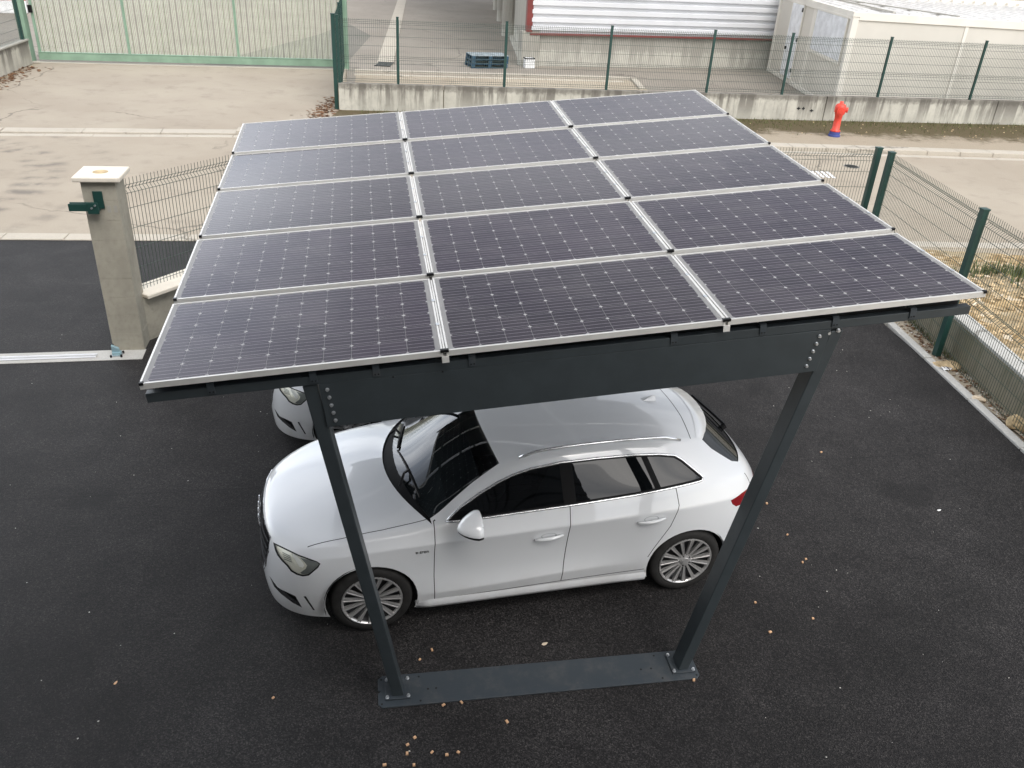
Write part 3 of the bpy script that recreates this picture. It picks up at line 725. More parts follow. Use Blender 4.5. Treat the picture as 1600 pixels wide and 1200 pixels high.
# ------------------------------------------------------------------ hydrant
t_ = thing('fire_hydrant', 'red fire hydrant with blue base on the verge by the concrete wall', 'fire hydrant', (8.96, 25.06, 0), -.25)
mb = MB(); mb.lathe([(.17, -.02), (.17, .05), (.15, .06), (.15, .14), (.0, .14)], n=20); mb.build('base', M['hyd_blue'], t_)
mb = MB(); mb.lathe([(.0, .141), (.14, .141), (.14, .18), (.105, .20), (.10, .5), (.11, .6), (.125, .62), (.125, .66), (.15, .68), (.155, .80), (.15, .86), (.12, .9), (.07, .92), (.05, .93), (.05, .985), (0, .985)], n=24)
mb.build('barrel', M['hydrant'], t_, smooth=True)
mb = MB(); mb.lathe([(.085, -.10), (.085, -.2), (.11, -.2), (.11, -.26), (.06, -.26), (.06, -.29), (0, -.29)], (.02, 0, .74), 'y', 20); mb.build('outlet_cap', M['hydrant'], t_)
for sx in (1,):
    mb = MB(); mb.lathe([(.06, sx*.1), (.06, sx*.17), (.075, sx*.17), (.075, sx*.21), (.0, sx*.21)], (0, 0, .76), 'x', 16); mb.build('side_outlet', M['hydrant'], t_)

# ------------------------------------------------------------------ left gate pillar, low wall and fence
P0 = Vector((-5.0, 9.18, 0)); pa = .19
t_ = thing('gate_pillar', 'tall grey block gate pillar with a cream cap and green bracket', 'pillar', P0, pa)
mb = MB()
hs = [0, .24, .48, .72, .96, 1.2, 1.44, 1.68, 1.92, 2.14]
for i, (a, b) in enumerate(zip(hs[:-1], hs[1:])):
    e = random.uniform(-.002, .002); mb.box(e*.4, .37+e*.4, 0, .37, a+.0015, b)
mb.box(.004, .366, .004, .366, 0, 2.12)
mb.build('shaft', M['pillar'], t_, bevel=.003)
mb = MB(); mb.box(-.07, .44, -.07, .44, 2.145, 2.20); mb.build('cap', M['coping'], t_, bevel=.012)
mb = MB(); mb.lathe([(0, 0), (.085, 0), (.075, .004), (0, .004)], (.18, .19, 2.2), n=20); mb.build('cap_patch', M['stone'], t_)
mb = MB(); mb.box(.11, .215, -.02, -.001, 1.83, 2.03); br = mb.build('guide_bracket', M['green_post'], t_, bevel=.004)
mb = MB(); mb.box(-.14, .12, -.12, -.108, 1.83, 1.915); mb.box(-.14, .12, -.055, -.043, 1.86, 1.915); mb.box(.06, .17, -.12, -.02, 1.81, 1.835); mb.box(.06, .18, -.13, -.118, 1.80, 1.93); mb.build('fork', M['green_post'], br, bevel=.003)
for bx, bz in ((.11, 1.87), (.15, 1.90)):
    mb = MB(); mb.disc((bx, -.13, bz), .012, (0, -1, 0), .012); mb.build('bolt', M['zinc'], br)
mb = MB(); mb.box(.235, .275, -.003, .0, 1.78, 1.86); mb.build('drill_mark', M['wall_plain'], t_)
mb = MB(); mb.box(.31, .345, -.003, 0, 1.78, 1.86); mb.build('drill_mark', M['wall_plain'], t_)

F0 = Vector((-4.66, 9.78, 0)); F1 = Vector((-3.15, 12.35, 0)); F2 = Vector((5.68, 13.74, 0))
fd = (F1-F0).normalized(); fn = Vector((-fd.y, fd.x, 0))
t_ = thing('garden_wall', 'low rendered wall with cream coping running back from the gate pillar', 'wall', F0)
mb = MB(F0); mb.bar(F0-fd*.25+Vector((0, 0, .29)), F1+Vector((0, 0, .29)), .2, .6); mb.build('wall_panel', M['pillar'], t_, bevel=.006)
fe = (F2-F1).normalized()
mb = MB(F0); mb.bar(F1+Vector((0, 0, .29)), F2-fe*.3+Vector((0, 0, .29)), .2, .6); mb.build('wall_panel', M['pillar'], t_, bevel=.006)
mb = MB(F0); mb.bar(F0-fd*.22+Vector((0, 0, .615)), F1+Vector((0, 0, .615)), .40, .05); mb.bar(F1+fe*.2+Vector((0, 0, .617)), F2-fe*.3+Vector((0, 0, .617)), .34, .05); mb.build('coping', M['coping'], t_, bevel=.01)
t_ = thing('mesh_fence', 'green mesh fence on the low coped wall behind the canopy', 'fence', F0)
mb = MB(F0); wire_panel(mb, F0-fd*.32, F1, .65, 2.02, .05, .0023, (.70, .95, 1.2, 1.45, 1.70, 1.88, 1.93, 1.98), (1.93,), over=.04); mb.build('mesh_panel', M['wire'], t_, fix=False)
for k in range(3):
    a = F1+(F2-F1)*(k/3); b = F1+(F2-F1)*((k+1)/3)
    mb = MB(F0); wire_panel(mb, a+fe*.05, b-fe*.06, .65, 2.02, .05, .0023, (.70, .95, 1.2, 1.45, 1.70, 1.88, 1.93, 1.98), (1.93,), over=.04); mb.build('mesh_panel', M['wire'], t_, fix=False)
    mb = MB(F0); fence_post(mb, a, .62, 2.06, .06); mb.build('post', M['green_post'], t_)
mb = MB(F0); fence_post(mb, F2, -.02, 2.08, .085); mb.build('post', M['green_post'], t_)

# right-hand boundary: mesh fence in front of a mossy concrete wall
Q0 = Vector((5.80, 13.5, 0)); Q1 = Vector((5.86, 10.49, 0)); Q2 = Vector((5.95, 7.44, 0)); Q3 = Vector((6.05, 4.4, 0))
t_ = thing('boundary_fence', 'dark green mesh fence along the right edge of the car park', 'fence', Q0)
for p in (Q0, Q1, Q2, Q3):
    mb = MB(Q0); fence_post(mb, p, -.02, 2.07, .085); mb.build('post', M['green_post'], t_)
for a, b in ((Q0, Q1), (Q1, Q2), (Q2, Q3)):
    d = (b-a).normalized()
    mb = MB(Q0); wire_panel(mb, a+d*.05+Vector((.03, 0, 0)), b-d*.05+Vector((.03, 0, 0)), .04, 2.02, .05, .0023, (.06, .16, .36, .56, .76, .92, .97, 1.02, 1.26, 1.5, 1.74, 1.88, 1.93, 1.98), (.97, 1.93), over=.04)
    mb.build('mesh_panel', M['wire'], t_, fix=False)
t_ = thing('boundary_wall', 'low mossy concrete wall behind the right mesh fence', 'wall', Q0)
mb = MB(Q0); mb.bar((5.98, 13.4, .22), (6.12, 10.49, .22), .16, .52); mb.bar((6.12, 10.49, .22), (6.32, 4.4, .22), .16, .52); mb.build('wall_panel', M['green_wall'], t_)
mb = MB(Q0); mb.bar((6.02, 13.4, .50), (6.17, 10.49, .50), .24, .045); mb.bar((6.17, 10.49, .5), (6.37, 4.4, .5), .24, .045); mb.build('coping', M['strip'], t_, bevel=.008)

def stone(name, label, cat, x, y, z, sx, sy, sz, mat):
    mb = MB(); random.seed(int(x*100+y*10))
    bm = bmesh.new(); bmesh.ops.create_icosphere(bm, subdivisions=3, radius=1)
    for v in bm.verts:
        k = 1+.22*math.sin(v.co.x*3.1+x)*math.cos(v.co.y*2.7+y)+random.uniform(-.05, .05)
        v.co = Vector((v.co.x*sx*k, v.co.y*sy*k, max(v.co.z, -.35)*sz*k))
    me = bpy.data.meshes.new(name); bm.to_mesh(me); bm.free(); me.materials.append(mat)
    o = bpy.data.objects.new(name, me); COL.objects.link(o); o.location = (x, y, z+.3*sz); return tag(o, label, cat)
stone('stone', 'large yellow stone at the foot of the right mossy wall', 'stone', 6.03, 8.62, 0, .12, .10, .11, M['stone'])
stone('stone', 'flat tan stone beside the fence post by the edging strip', 'stone', 5.86, 10.15, 0, .20, .13, .05, M['stones'])
stone('stone', 'broken tan flake of stone resting against the white edging strip', 'stone', 5.87, 9.25, 0, .10, .05, .04, M['paper'])
t_ = thing('litter', 'crumpled pale blue wrapper lying by the white edging strip', 'litter', (5.80, 10.02, .02), .5)
mb = MB()
for i in range(6):
    a = [(-.09+i*.03, -.035+random.uniform(-.01, .01), random.uniform(0, .04)), (-.06+i*.03, -.035+random.uniform(-.01, .01), random.uniform(0, .04)), (-.06+i*.03, .035, random.uniform(.0, .05)), (-.09+i*.03, .035, random.uniform(0, .05))]
    mb.add(a, [(0, 1, 2, 3)], i % 2)
mb.build('wrapper', [M['white'], M['bluelitter']], t_, fix=False)

# sliding-gate threshold with rail and gate stop
T0 = Vector((-4.6, 9.14, 0)); td = Vector((-.978, -.208, 0)); tn = Vector((.208, -.978, 0))
mb = MB(); mb.bar(T0+Vector((0, 0, -.02)), T0+td*14+Vector((0, 0, -.02)), .27, .055); structure(mb.build('gate_threshold', M['strip'], None, bevel=.006))
t_ = thing('gate_rail', 'white metal ground rail set in the concrete threshold left of the pillar', 'rail', T0)
mb = MB(T0); mb.bar(T0+td*.55+tn*.02+Vector((0, 0, .014)), T0+td*14+tn*.02+Vector((0, 0, .014)), .10, .008); mb.tube([T0+td*.55+tn*.02+Vector((0, 0, .024)), T0+td*14+tn*.02+Vector((0, 0, .024))], .014, 8); mb.build('rail', M['cladding'], t_)
t_ = thing('gate_stop', 'small pale blue gate stop bolted to the threshold at the pillar foot', 'gate stop', (-4.90, 9.06, .008), .2)
mb = MB(); mb.box(-.06, .06, -.05, .05, 0, .012); mb.build('base', M['zinc'], t_)
mb = MB(); mb.prism([(-.05, 0.012), (.05, .012), (.03, .10), (-.05, .14)], -.02, .02, M=Matrix(((1, 0, 0, 0), (0, 0, 1, 0), (0, 1, 0, 0), (0, 0, 0, 1)))); mb.box(-.05, .05, -.035, .035, .012, .05); mb.build('bracket', M['stopblue'], t_, bevel=.004)
for x, y in ((-.06, -.055), (.06, -.055), (.06, .05)):
    mb = MB(); mb.disc((x, y, 0), .013, h=.03); mb.build('bolt', M['blackp'], t_)
mb = MB(); mb.tube([(-.06, .06, 0), (-.07, .09, .05), (-.06, .09, .11)], .014, 8); mb.build('bumper', M['blackp'], t_)

# little wood chips on the asphalt
chips = [(-.494, 4.615), (-.575, 4.513), (-.354, 4.107), (-.227, 4.139), (.106, 3.997), (-.523, 3.821), (-.564, 3.762), (-.558, 3.693), (-.392, 3.714), (-.291, 3.701), (-.215, 3.726), (-.694, 3.596), (-.5, 3.609), (1.506, 4.473), (2.612, 6.779), (2.691, 6.297), (2.171, 5.351), (2.729, 5.911), (2.772, 5.958), (3.457, 7.793), (-1.571, 4.081), (2.618, 5.201), (2.216, 5.018)]
for x, y in chips:
    mb = MB(); lx, ly = random.uniform(.009, .013), random.uniform(.006, .009)
    mb.box(-lx, lx, -ly, ly, 0, .009); mb.box(-lx*.6, lx*.7, -ly*.7, ly*.5, .009, .012)
    o = mb.build('wood_chip', M['chip']); o.location = (x, y, .001); o.rotation_euler = (0, random.uniform(-.12, .12), random.uniform(0, 3.1))
    tag(o, 'tiny orange wood chip lying on the dark asphalt', 'wood chip', 'orange wood chips on the asphalt')
def leaf(label, x, y, s_, mat, rz):
    mb = MB(); pts = [(-1, 0, .1), (-.5, .45, .25), (.1, .55, .12), (.7, .3, .3), (1, -.1, .45), (.4, -.45, .2), (-.4, -.5, .05)]
    mb.add([(a*s_, b*s_, c*s_+.004) for a, b, c in pts]+[(0, 0, .01)], [(i, (i+1) % 7, 7) for i in range(7)])
    o = mb.build('leaf', mat); o.location = (x, y, 0); o.rotation_euler = (0, 0, rz); tag(o, label, 'leaf')
leaf('curled tan leaf on the asphalt behind the front steel base plate', .377, 4.742, .026, M['paper'], .4)
leaf('pale leaf lying alone on the asphalt left of the cars', -2.72, 4.127, .018, M['chip'], 1.2)
leaf('bright white scrap on the open asphalt right of the canopy', 4.357, 6.833, .022, M['white'], .3)

# ------------------------------------------------------------------ solar carport
YAW, TU = .188, .0938
cp_ = thing('solar_carport', 'dark steel carport with tilted roof of fifteen solar panels over a white car', 'carport', (-.81, 4.04, 0), YAW)
OL = Vector((-1.203, .037, 2.668)); CU = Vector((math.cos(TU), 0, math.sin(TU))); CV = Vector((0, 1, 0)); CN = Vector((-math.sin(TU), 0, math.cos(TU)))
def can(u, v, n): return OL+CU*u+CV*v+CN*n
def bolts(parent, pts, nrm, r=.014, h=.012):
    for p in pts:
        mb = MB(); mb.disc(p, r*1.35, nrm, h*.3, 14); mb.disc(Vector(p)+Vector(nrm).normalized()*h*.3, r, nrm, h, 6); mb.build('bolt', M['zinc'], parent)
    for p in pts: mb.disc(p, r*1.35, nrm, h*.3, 14); mb.disc(Vector(p)+Vector(nrm).normalized()*h*.3, r, nrm, h, 6)

def portal(v0, dz, full=True):
    mb = MB()
    c = .03; Lp, Wp = 2.414, .285
    mb.prism([(c, 0), (Lp-c, 0), (Lp, c), (Lp, Wp-c), (Lp-c, Wp), (c, Wp), (0, Wp-c), (0, Wp*.55), (.02, Wp*.5), (0, Wp*.45), (0, c)], 0, .012, M=Matrix.Translation((0, v0, 0)))
    pl = mb.build('base_plate', M['plate'], cp_, bevel=.003)
    mb = MB()
    for u in (.025, .30, .36, .42, 1.98, 2.06, 2.12, 2.39):
        for v in ((.03, .25) if u in (.025, .30, 2.39, 2.12) else (.13,)): mb.disc((u, v0+v, .0115), .008, h=.0015)
    mb.build('anchor_hole', M['dark'], pl)
    for side in (0, 1):
        if side == 0: bo, to, zt, sg = .10, -.356+dz*-.175, 2.60+dz, 1
        else: bo, to, zt, sg = 2.340, 2.872+dz*.19, 2.875+dz, -1
        wd = .081
        mb = MB(); f, b = v0+.078, v0+.212
        vs = []
        for (u, z) in ((bo, .026), (to, zt)):
            for v in (f, b):
                for k in (0, 1): vs.append((u+sg*wd*k*1.016, v, z+(TU*wd*k*sg if z > 1 else 0)))
        # order: bottom f0 f1 b0 b1, top likewise
        mb.add(vs, [(0, 1, 3, 2), (4, 6, 7, 5), (0, 4, 5, 1), (2, 3, 7, 6), (0, 2, 6, 4), (1, 5, 7, 3)])
        po = mb.build('post', M['anth'], cp_, bevel=.006)
        x0 = min(bo, bo+sg*wd)
        mb = MB(); mb.box(x0-.05, x0+wd+.05, v0+.055, v0+.245, .012, .026); fl = mb.build('foot_plate', M['plate'], po, bevel=.003)
        bolts(po, [(x0-.035, v0+.072, .026), (x0+wd+.035, v0+.072, .026), (x0-.035, v0+.23, .026), (x0+wd+.035, v0+.23, .026)], (0, 0, 1), .010, .012)
    # cross beam: flat plate between the posts
    def pe(z, side):  # inner face of the posts
        return (.10+(-.356-.10)*z/2.60+.078) if side == 0 else (2.340+(2.872-2.340)*z/2.875-.078)
    tl = can(0, 0, -.142); tz = lambda u: OL.z+TU*(u-OL.x)-.137-.0043*(u-OL.x)+dz
    mb = MB(); hb = .285
    ul, ur = -.266, 2.76
    zl, zr = tz(ul), tz(ur)
    poly = [(ul-.0, zl), (pe(zl-hb, 0), zl-hb), (pe(zr-hb, 1)+.01, zr-hb), (ur+.02, zr)]
    mb.prism(poly, v0+.066, v0+.074, M=Matrix(((1, 0, 0, 0), (0, 0, 1, 0), (0, 1, 0, 0), (0, 0, 0, 1))))
    mb.bar(Vector((ul+.02, v0+.10, tz(ul+.02)-.01)), Vector((ur-.02, v0+.10, tz(ur-.02)-.01)), .05, .012); mb.bar(Vector((pe(zl-hb, 0)+.01, v0+.10, zl-hb+.008)), Vector((pe(zr-hb, 1)-.01, v0+.10, zr-hb+.008)), .05, .012)
    be = mb.build('cross_beam', M['anth'], cp_, bevel=.002)
    L5 = []
    for k in range(5):
        fl_ = (k+.75)/5.6*hb
        zl_ = zl-fl_; L5.append((pe(zl_, 0)+.055, v0+.066, zl_+.004)); zr_ = zr-fl_; L5.append((pe(zr_, 1)-.075, v0+.066, zr_-.004))
    bolts(be, L5, (0, -1, 0), .0085, .010)
    bolts(be, [(2.775, v0+.078, zr-.028), (2.835, v0+.078, zr-.012)], (0, -1, 0), .010, .01)
    mb = MB()
    for u in (.05, .33): mb.disc((u+.1, v0+.0655, tz(u+.1)-.003), .006, (0, -1, 0), .002)
    mb.build('slot', M['dark'], be)
    return
portal(0, 0); portal(4.72, .235)
# purlins across (front and rear) and rafters along the slope
SL = .0505
mb = MB(); mb.bar(can(.006, .055, -.109), can(4.89, .055, -.130), .05, .056, up=CN); pu = mb.build('purlin', M['anth'], cp_, bevel=.003)
mb = MB(); mb.bar(can(.006, 4.80, -.108+.235), can(4.89, 4.80, -.108+.235), .05, .066, up=CN); mb.build('purlin', M['anth'], cp_, bevel=.003)
ru = [.353, .907, 1.256, 1.800, 2.995, 3.545, 4.004, 4.505]
for u in ru:
    mb = MB(); mb.bar(can(u, .12, -.062+.12*SL), can(u, 5.05, -.062+5.05*SL), .045, .03, up=CN); mb.build('rafter', M['anth'], cp_)
for u in (.35, 1.29, 2.0, 2.94, 3.65, 4.59):
    pass
mb = MB(); mb.bar(can(.02, .15, -.085), can(4.87, .15, -.10), .05, .09, up=CN); mb.build('inner_rail', M['dark'], cp_)
for u in ru:
    dn = -.0043*u
    mb = MB(); mb.bar(can(u-.02, .026, -.090+dn), can(u+.02, .026, -.090+dn), .006, .062, up=CN); mb.bar(can(u-.02, .05, -.056+dn), can(u+.02, .05, -.056+dn), .045, .006, up=CN); br_ = mb.build('bracket', M['plate'], cp_)
    for du in (-.008, .010):
        mb = MB(); mb.disc(can(u+du, .023, -.108+dn), .005, (0, -1, 0), .003); mb.build('screw', M['dark'], br_)
# panels
PWD, PDP = 1.638, .992
vrow = [0, 1.0249, 2.0865, 3.1282, 4.143]; nrow = [0, .05, .1041, .1624, .2218]; trow = [.0352, .0482, .0472, .0474, .0669]
mb = MB(); g = .010
mb.box(g, PWD-g, g, PDP-g, -.007, -.0025); lam = mb.build('solar_panel', M['cells'], cp_)
mb = MB(); fh = .036
mb.box(0, PWD, 0, .011, -fh, 0); mb.box(0, PWD, PDP-.011, PDP, -fh, 0); mb.box(0, .011, .011, PDP-.011, -fh, 0); mb.box(PWD-.011, PWD, .011, PDP-.011, -fh, 0)
mb.box(.011, .03, .011, PDP-.011, -fh, -fh+.002); mb.box(PWD-.03, PWD-.011, .011, PDP-.011, -fh, -fh+.002)
frm = mb.build('panel_frame', M['alu'], lam)
mb = MB()
for x in (PWD*.22, PWD*.5, PWD*.78): mb.box(x-.03, x+.03, PDP-.10, PDP-.05, -.022, -.0072)
jb = mb.build('junction_box', M['blackp'], lam)
first = True
for r in range(5):
    for c in range(3):
        if first: o = lam; first = False
        else: o = copy_tree(lam, cp_)
        o.location = can(c*1.6527+(.004 if c else 0), vrow[r], nrow[r])
        t = trow[r]+random.uniform(-.004, .004); ex = CU; ey = CV*math.cos(t)+CN*math.sin(t); ez = ex.cross(ey)
        o.rotation_euler = Matrix((ex, ey, ez)).transposed().to_euler()
# joint rails between columns, clamps
for r in range(5):
    for c in (1, 2):
        mb = MB(); u = c*1.6527-.0055; t = trow[r]
        mb.bar(can(u, vrow[r]+.004, nrow[r]-.012), can(u, vrow[r]+PDP-.01, nrow[r]-.012+PDP*t), .011, .012, up=CN); mb.build('joint_strip', M['alu'], cp_)
    for c in range(4):
        mb = MB(); u = min(max(c*1.6527-.006, .012), 4.938); hw = .024 if c in (1, 2) else .011
        mb.bar(can(u-hw, vrow[r]+.006, nrow[r]+.003), can(u+hw, vrow[r]+.006, nrow[r]+.003), .02, .007, up=CN); mb.bar(can(u-hw, vrow[r]-.003, nrow[r]-.004), can(u+hw, vrow[r]-.003, nrow[r]-.004), .005, .012, up=CN)
        mb.build('clamp', M['blackp'], cp_)
    if r == 0:
        for c in (1, 2):
            mb = MB(); u = c*1.6527-.004; mb.bar(can(u-.02, -.003, -.055), can(u+.02, -.003, -.055), .006, .038, up=CN); mb.bar(can(u-.02, .01, -.04), can(u+.02, .01, -.04), .03, .006, up=CN); mb.build('end_clamp', M['alu'], cp_)
    for c in range(3):
        for k in (.33, .66):
            mb = MB(); u = c*1.6527+(1.635 if c < 2 else 1.628); mb.bar(can(u-.010, vrow[r]+k*PDP, nrow[r]+k*PDP*trow[r]+.001), can(u+.010, vrow[r]+k*PDP+.001, nrow[r]+k*PDP*trow[r]+.001), .03, .004, up=CN)
            mb.build('edge_clip', M['zinc'], cp_)

# ------------------------------------------------------------------ cars
def lerp_tab(xs, ys, x):
    for i in range(len(xs)-1):
        if x <= xs[i+1]:
            k = (x-xs[i])/(xs[i+1]-xs[i]); return ys[i]+(ys[i+1]-ys[i])*max(0, k)
    return ys[-1]

def car_shell():
    """half body from a subdivided cage: x rearwards from the front axle, y to the left side, z up"""
    P = [
     [(-.825, 0, .18), (-.845, 0, .31), (-.84, 0, .46), (-.835, 0, .62), (-.81, 0, .72), (-.75, 0, .775)],
     [(-.81, .33, .18), (-.83, .33, .31), (-.825, .33, .46), (-.815, .33, .62), (-.79, .33, .72), (-.73, .33, .775)],
     [(-.735, .61, .17), (-.75, .63, .29), (-.74, .63, .46), (-.72, .62, .60), (-.68, .61, .70), (-.60, .585, .775)],
     [(-.49, .82, .17), (-.505, .838, .29), (-.50, .84, .46), (-.48, .835, .60), (-.43, .815, .72), (-.32, .745, .82)],
     [(0, .87, .18), (0, .885, .33), (0, .893, .52), (0, .893, .68), (0, .872, .80), (0, .79, .89)],
     [(.40, .85, .19), (.40, .880, .33), (.40, .872, .52), (.40, .882, .69), (.40, .889, .825), (.40, .805, .925)],
     [(.56, .85, .19), (.56, .880, .33), (.56, .862, .50), (.56, .875, .69), (.56, .892, .835), (.56, .82, .945)],
     [(.85, .85, .19), (.85, .882, .34), (.85, .858, .47), (.85, .873, .70), (.85, .897, .845), (.85, .825, .96)],
     [(1.2, .85, .19), (1.2, .882, .36), (1.2, .858, .48), (1.2, .873, .71), (1.2, .899, .855), (1.2, .83, .98)],
     [(1.6, .85, .19), (1.6, .882, .385), (1.6, .860, .50), (1.6, .874, .72), (1.6, .900, .87), (1.6, .835, 1.003)],
     [(2.1, .85, .19), (2.1, .882, .40), (2.1, .872, .53), (2.1, .884, .73), (2.1, .901, .885), (2.1, .832, 1.03)],
     [(2.6, .87, .20), (2.6, .888, .34), (2.6, .898, .53), (2.6, .903, .73), (2.6, .89, .90), (2.58, .82, 1.065)],
     [(2.88, .84, .22), (2.9, .865, .35), (2.9, .872, .53), (2.9, .875, .73), (2.88, .86, .91), (2.85, .78, 1.08)],
     [(3.16, .70, .24), (3.22, .75, .36), (3.25, .775, .52), (3.24, .78, .72), (3.19, .765, .90), (3.09, .715, 1.035)],
     [(3.30, .50, .25), (3.37, .53, .36), (3.395, .54, .52), (3.38, .54, .72), (3.33, .535, .90), (3.23, .515, 1.015)],
     [(3.33, .27, .25), (3.40, .28, .36), (3.425, .28, .52), (3.41, .28, .72), (3.36, .28, .90), (3.27, .27, 1.01)],
     [(3.34, 0, .25), (3.41, 0, .36), (3.435, 0, .52), (3.42, 0, .72), (3.37, 0, .90), (3.28, 0, 1.01)],
    ]
    T = {  # station: rail, mid, centre
     4: [(0, .57, .922), (-.02, .29, .942), (-.03, 0, .948)],
     5: [(.30, .585, .967), (.19, .30, .985), (.15, 0, .99)],
     6: [(.50, .715, .985), (.33, .37, 1.02), (.27, 0, 1.03)],
     7: [(.80, .650, 1.16), (.64, .34, 1.235), (.60, 0, 1.25)],
     8: [(1.12, .605, 1.318), (.99, .32, 1.395), (.94, 0, 1.41)],
     9: [(1.6, .595, 1.375), (1.55, .31, 1.428), (1.55, 0, 1.435)],
     10: [(2.1, .585, 1.372), (2.1, .30, 1.428), (2.1, 0, 1.435)],
     11: [(2.5, .565, 1.345), (2.55, .30, 1.397), (2.56, 0, 1.405)],
     12: [(2.74, .535, 1.29), (2.86, .30, 1.345), (2.90, 0, 1.355)],
    }
    bm = bmesh.new(); cache = {}
    def V(p):
        k = tuple(round(x, 4) for x in p)
        if k not in cache: cache[k] = bm.verts.new(p)
        return cache[k]
    mir = lambda p: (p[0], -p[1], p[2])
    cr = bm.edges.layers.float.new('crease_edge')
    def face(ps):
        vs = []
        for p in ps:
            v = V(p)
            if v not in vs: vs.append(v)
        return bm.faces.new(vs)
    n = len(P)
    for i in range(n-1):
        for r in range(5):
            q = [P[i][r], P[i+1][r], P[i+1][r+1], P[i][r+1]]
            face(q); face([mir(p) for p in q][::-1])
    rows = [[P[3][5], P[2][5], P[1][5], P[0][5]]]
    for s_ in range(4, 13): rows.append([P[s_][5]]+T[s_])
    rows.append([P[13][5], P[14][5], P[15][5], P[16][5]])
    for a, b in zip(rows[:-1], rows[1:]):
        for k in range(3):
            q = [a[k], b[k], b[k+1], a[k+1]]
            face(q); face([mir(p) for p in q][::-1])
    def crease(p, q, v):
        for f in (lambda x: x, mir):
            e = bm.edges.get((V(f(p)), V(f(q))))
            if e: e[cr] = v
    for i in range(n-1):
        crease(P[i][0], P[i+1][0], .8)
        crease(P[i][5], P[i+1][5], .35 if 5 <= i <= 12 else .25)
        if 3 <= i <= 12: crease(P[i][4], P[i+1][4], .8)
        if 5 <= i <= 9: crease(P[i][1], P[i+1][1], .75)
        if i in (0, 1, 2): crease(P[i][5], P[i+1][5], .3)
    for s_ in range(6, 12): crease(T[s_][0], T[s_+1][0], .45)
    for k in range(2): crease(T[12][k], T[12][k+1], .95)
    for k in range(2): crease(T[8][k], T[8][k+1], .25); crease(T[6][k], T[6][k+1], .25)
    for i in (13, 14, 15): crease(P[i][5], P[i+1][5], .35)
    bmesh.ops.recalc_face_normals(bm, faces=bm.faces)
    me = bpy.data.meshes.new('cage'); bm.to_mesh(me); bm.free()
    o = bpy.data.objects.new('cage', me); COL.objects.link(o)
    md = o.modifiers.new('s', 'SUBSURF'); md.levels = 4; md.render_levels = 4
    dg = bpy.context.evaluated_depsgraph_get(); ev = o.evaluated_get(dg)
    out = bmesh.new(); out.from_mesh(ev.to_mesh()); ev.to_mesh_clear()
    bpy.data.objects.remove(o); bpy.data.meshes.remove(me)
    for l in list(out.edges.layers.float): out.edges.layers.float.remove(l)
    bmesh.ops.bisect_plane(out, geom=out.verts[:]+out.edges[:]+out.faces[:], plane_co=(0, 0, 0), plane_no=(0, 1, 0), clear_inner=True, dist=1e-5)
    return out

SIDE = (Vector((1, 0, 0)), Vector((0, 0, 1)), Vector((0, 1, 0)))
TOP = (Vector((1, 0, 0)), Vector((0, 1, 0)), Vector((0, 0, 1)))
FRONT = (Vector((0, 1, 0)), Vector((0, 0, 1)), Vector((-1, 0, 0)))
REAR = (Vector((0, 1, 0)), Vector((0, 0, 1)), Vector((1, 0, 0)))
OBL = (Vector((-.9993, .0381, 0)), Vector((-.0247, -.6472, .7619)), Vector((.029, .7613, .6477)))

def inpoly(p, poly):
    x, y = p; c = False; n = len(poly)
    for i in range(n):
        x1, y1 = poly[i]; x2, y2 = poly[(i+1) % n]
        if (y1 > y) != (y2 > y) and x < (x2-x1)*(y-y1)/(y2-y1)+x1: c = not c
    return c

def cut(bm, poly, ax, keep):
    """slice the surface along a closed outline drawn in a projection; returns the faces inside"""
    e1, e2, d = ax
    n = len(poly); m = .004
    def P2(v): return v.co.dot(e1), v.co.dot(e2)
    for i in range(n):
        a, b = poly[i], poly[(i+1) % n]
        dx, dy = b[0]-a[0], b[1]-a[1]; L_ = math.hypot(dx, dy)
        if L_ < 1e-6: continue
        nx_, ny_ = -dy/L_, dx/L_
        sel = []
        for f in bm.faces:
            if f.normal.dot(d) < .02 or not keep(f.calc_center_median()): continue
            ts = []; ds = []
            for v in f.verts:
                x, y = P2(v); ts.append(((x-a[0])*dx+(y-a[1])*dy)/L_); ds.append((x-a[0])*nx_+(y-a[1])*ny_)
            if max(ts) < -m or min(ts) > L_+m or min(ds) > 0 or max(ds) < 0: continue
            sel.append(f)
        if not sel: continue
        g = set(sel)
        for f in sel: g.update(f.edges); g.update(f.verts)
        bmesh.ops.bisect_plane(bm, geom=list(g), plane_co=e1*a[0]+e2*a[1], plane_no=e1*nx_+e2*ny_, dist=1e-5)
    bm.normal_update()
    res = []
    for f in bm.faces:
        c = f.calc_center_median()
        if f.normal.dot(d) < .02 or not keep(c): continue
        if inpoly((c.dot(e1), c.dot(e2)), poly): res.append(f)
    return res

def band(line, w_):
    """closed outline of a thin band around a polyline"""
    lf, rg = [], []
    for i, p in enumerate(line):
        a = line[max(i-1, 0)]; b = line[min(i+1, len(line)-1)]
        dx, dy = b[0]-a[0], b[1]-a[1]; l = math.hypot(dx, dy); nx_, ny_ = -dy/l*w_/2, dx/l*w_/2
        lf.append((p[0]+nx_, p[1]+ny_)); rg.append((p[0]-nx_, p[1]-ny_))
    return lf+rg[::-1]

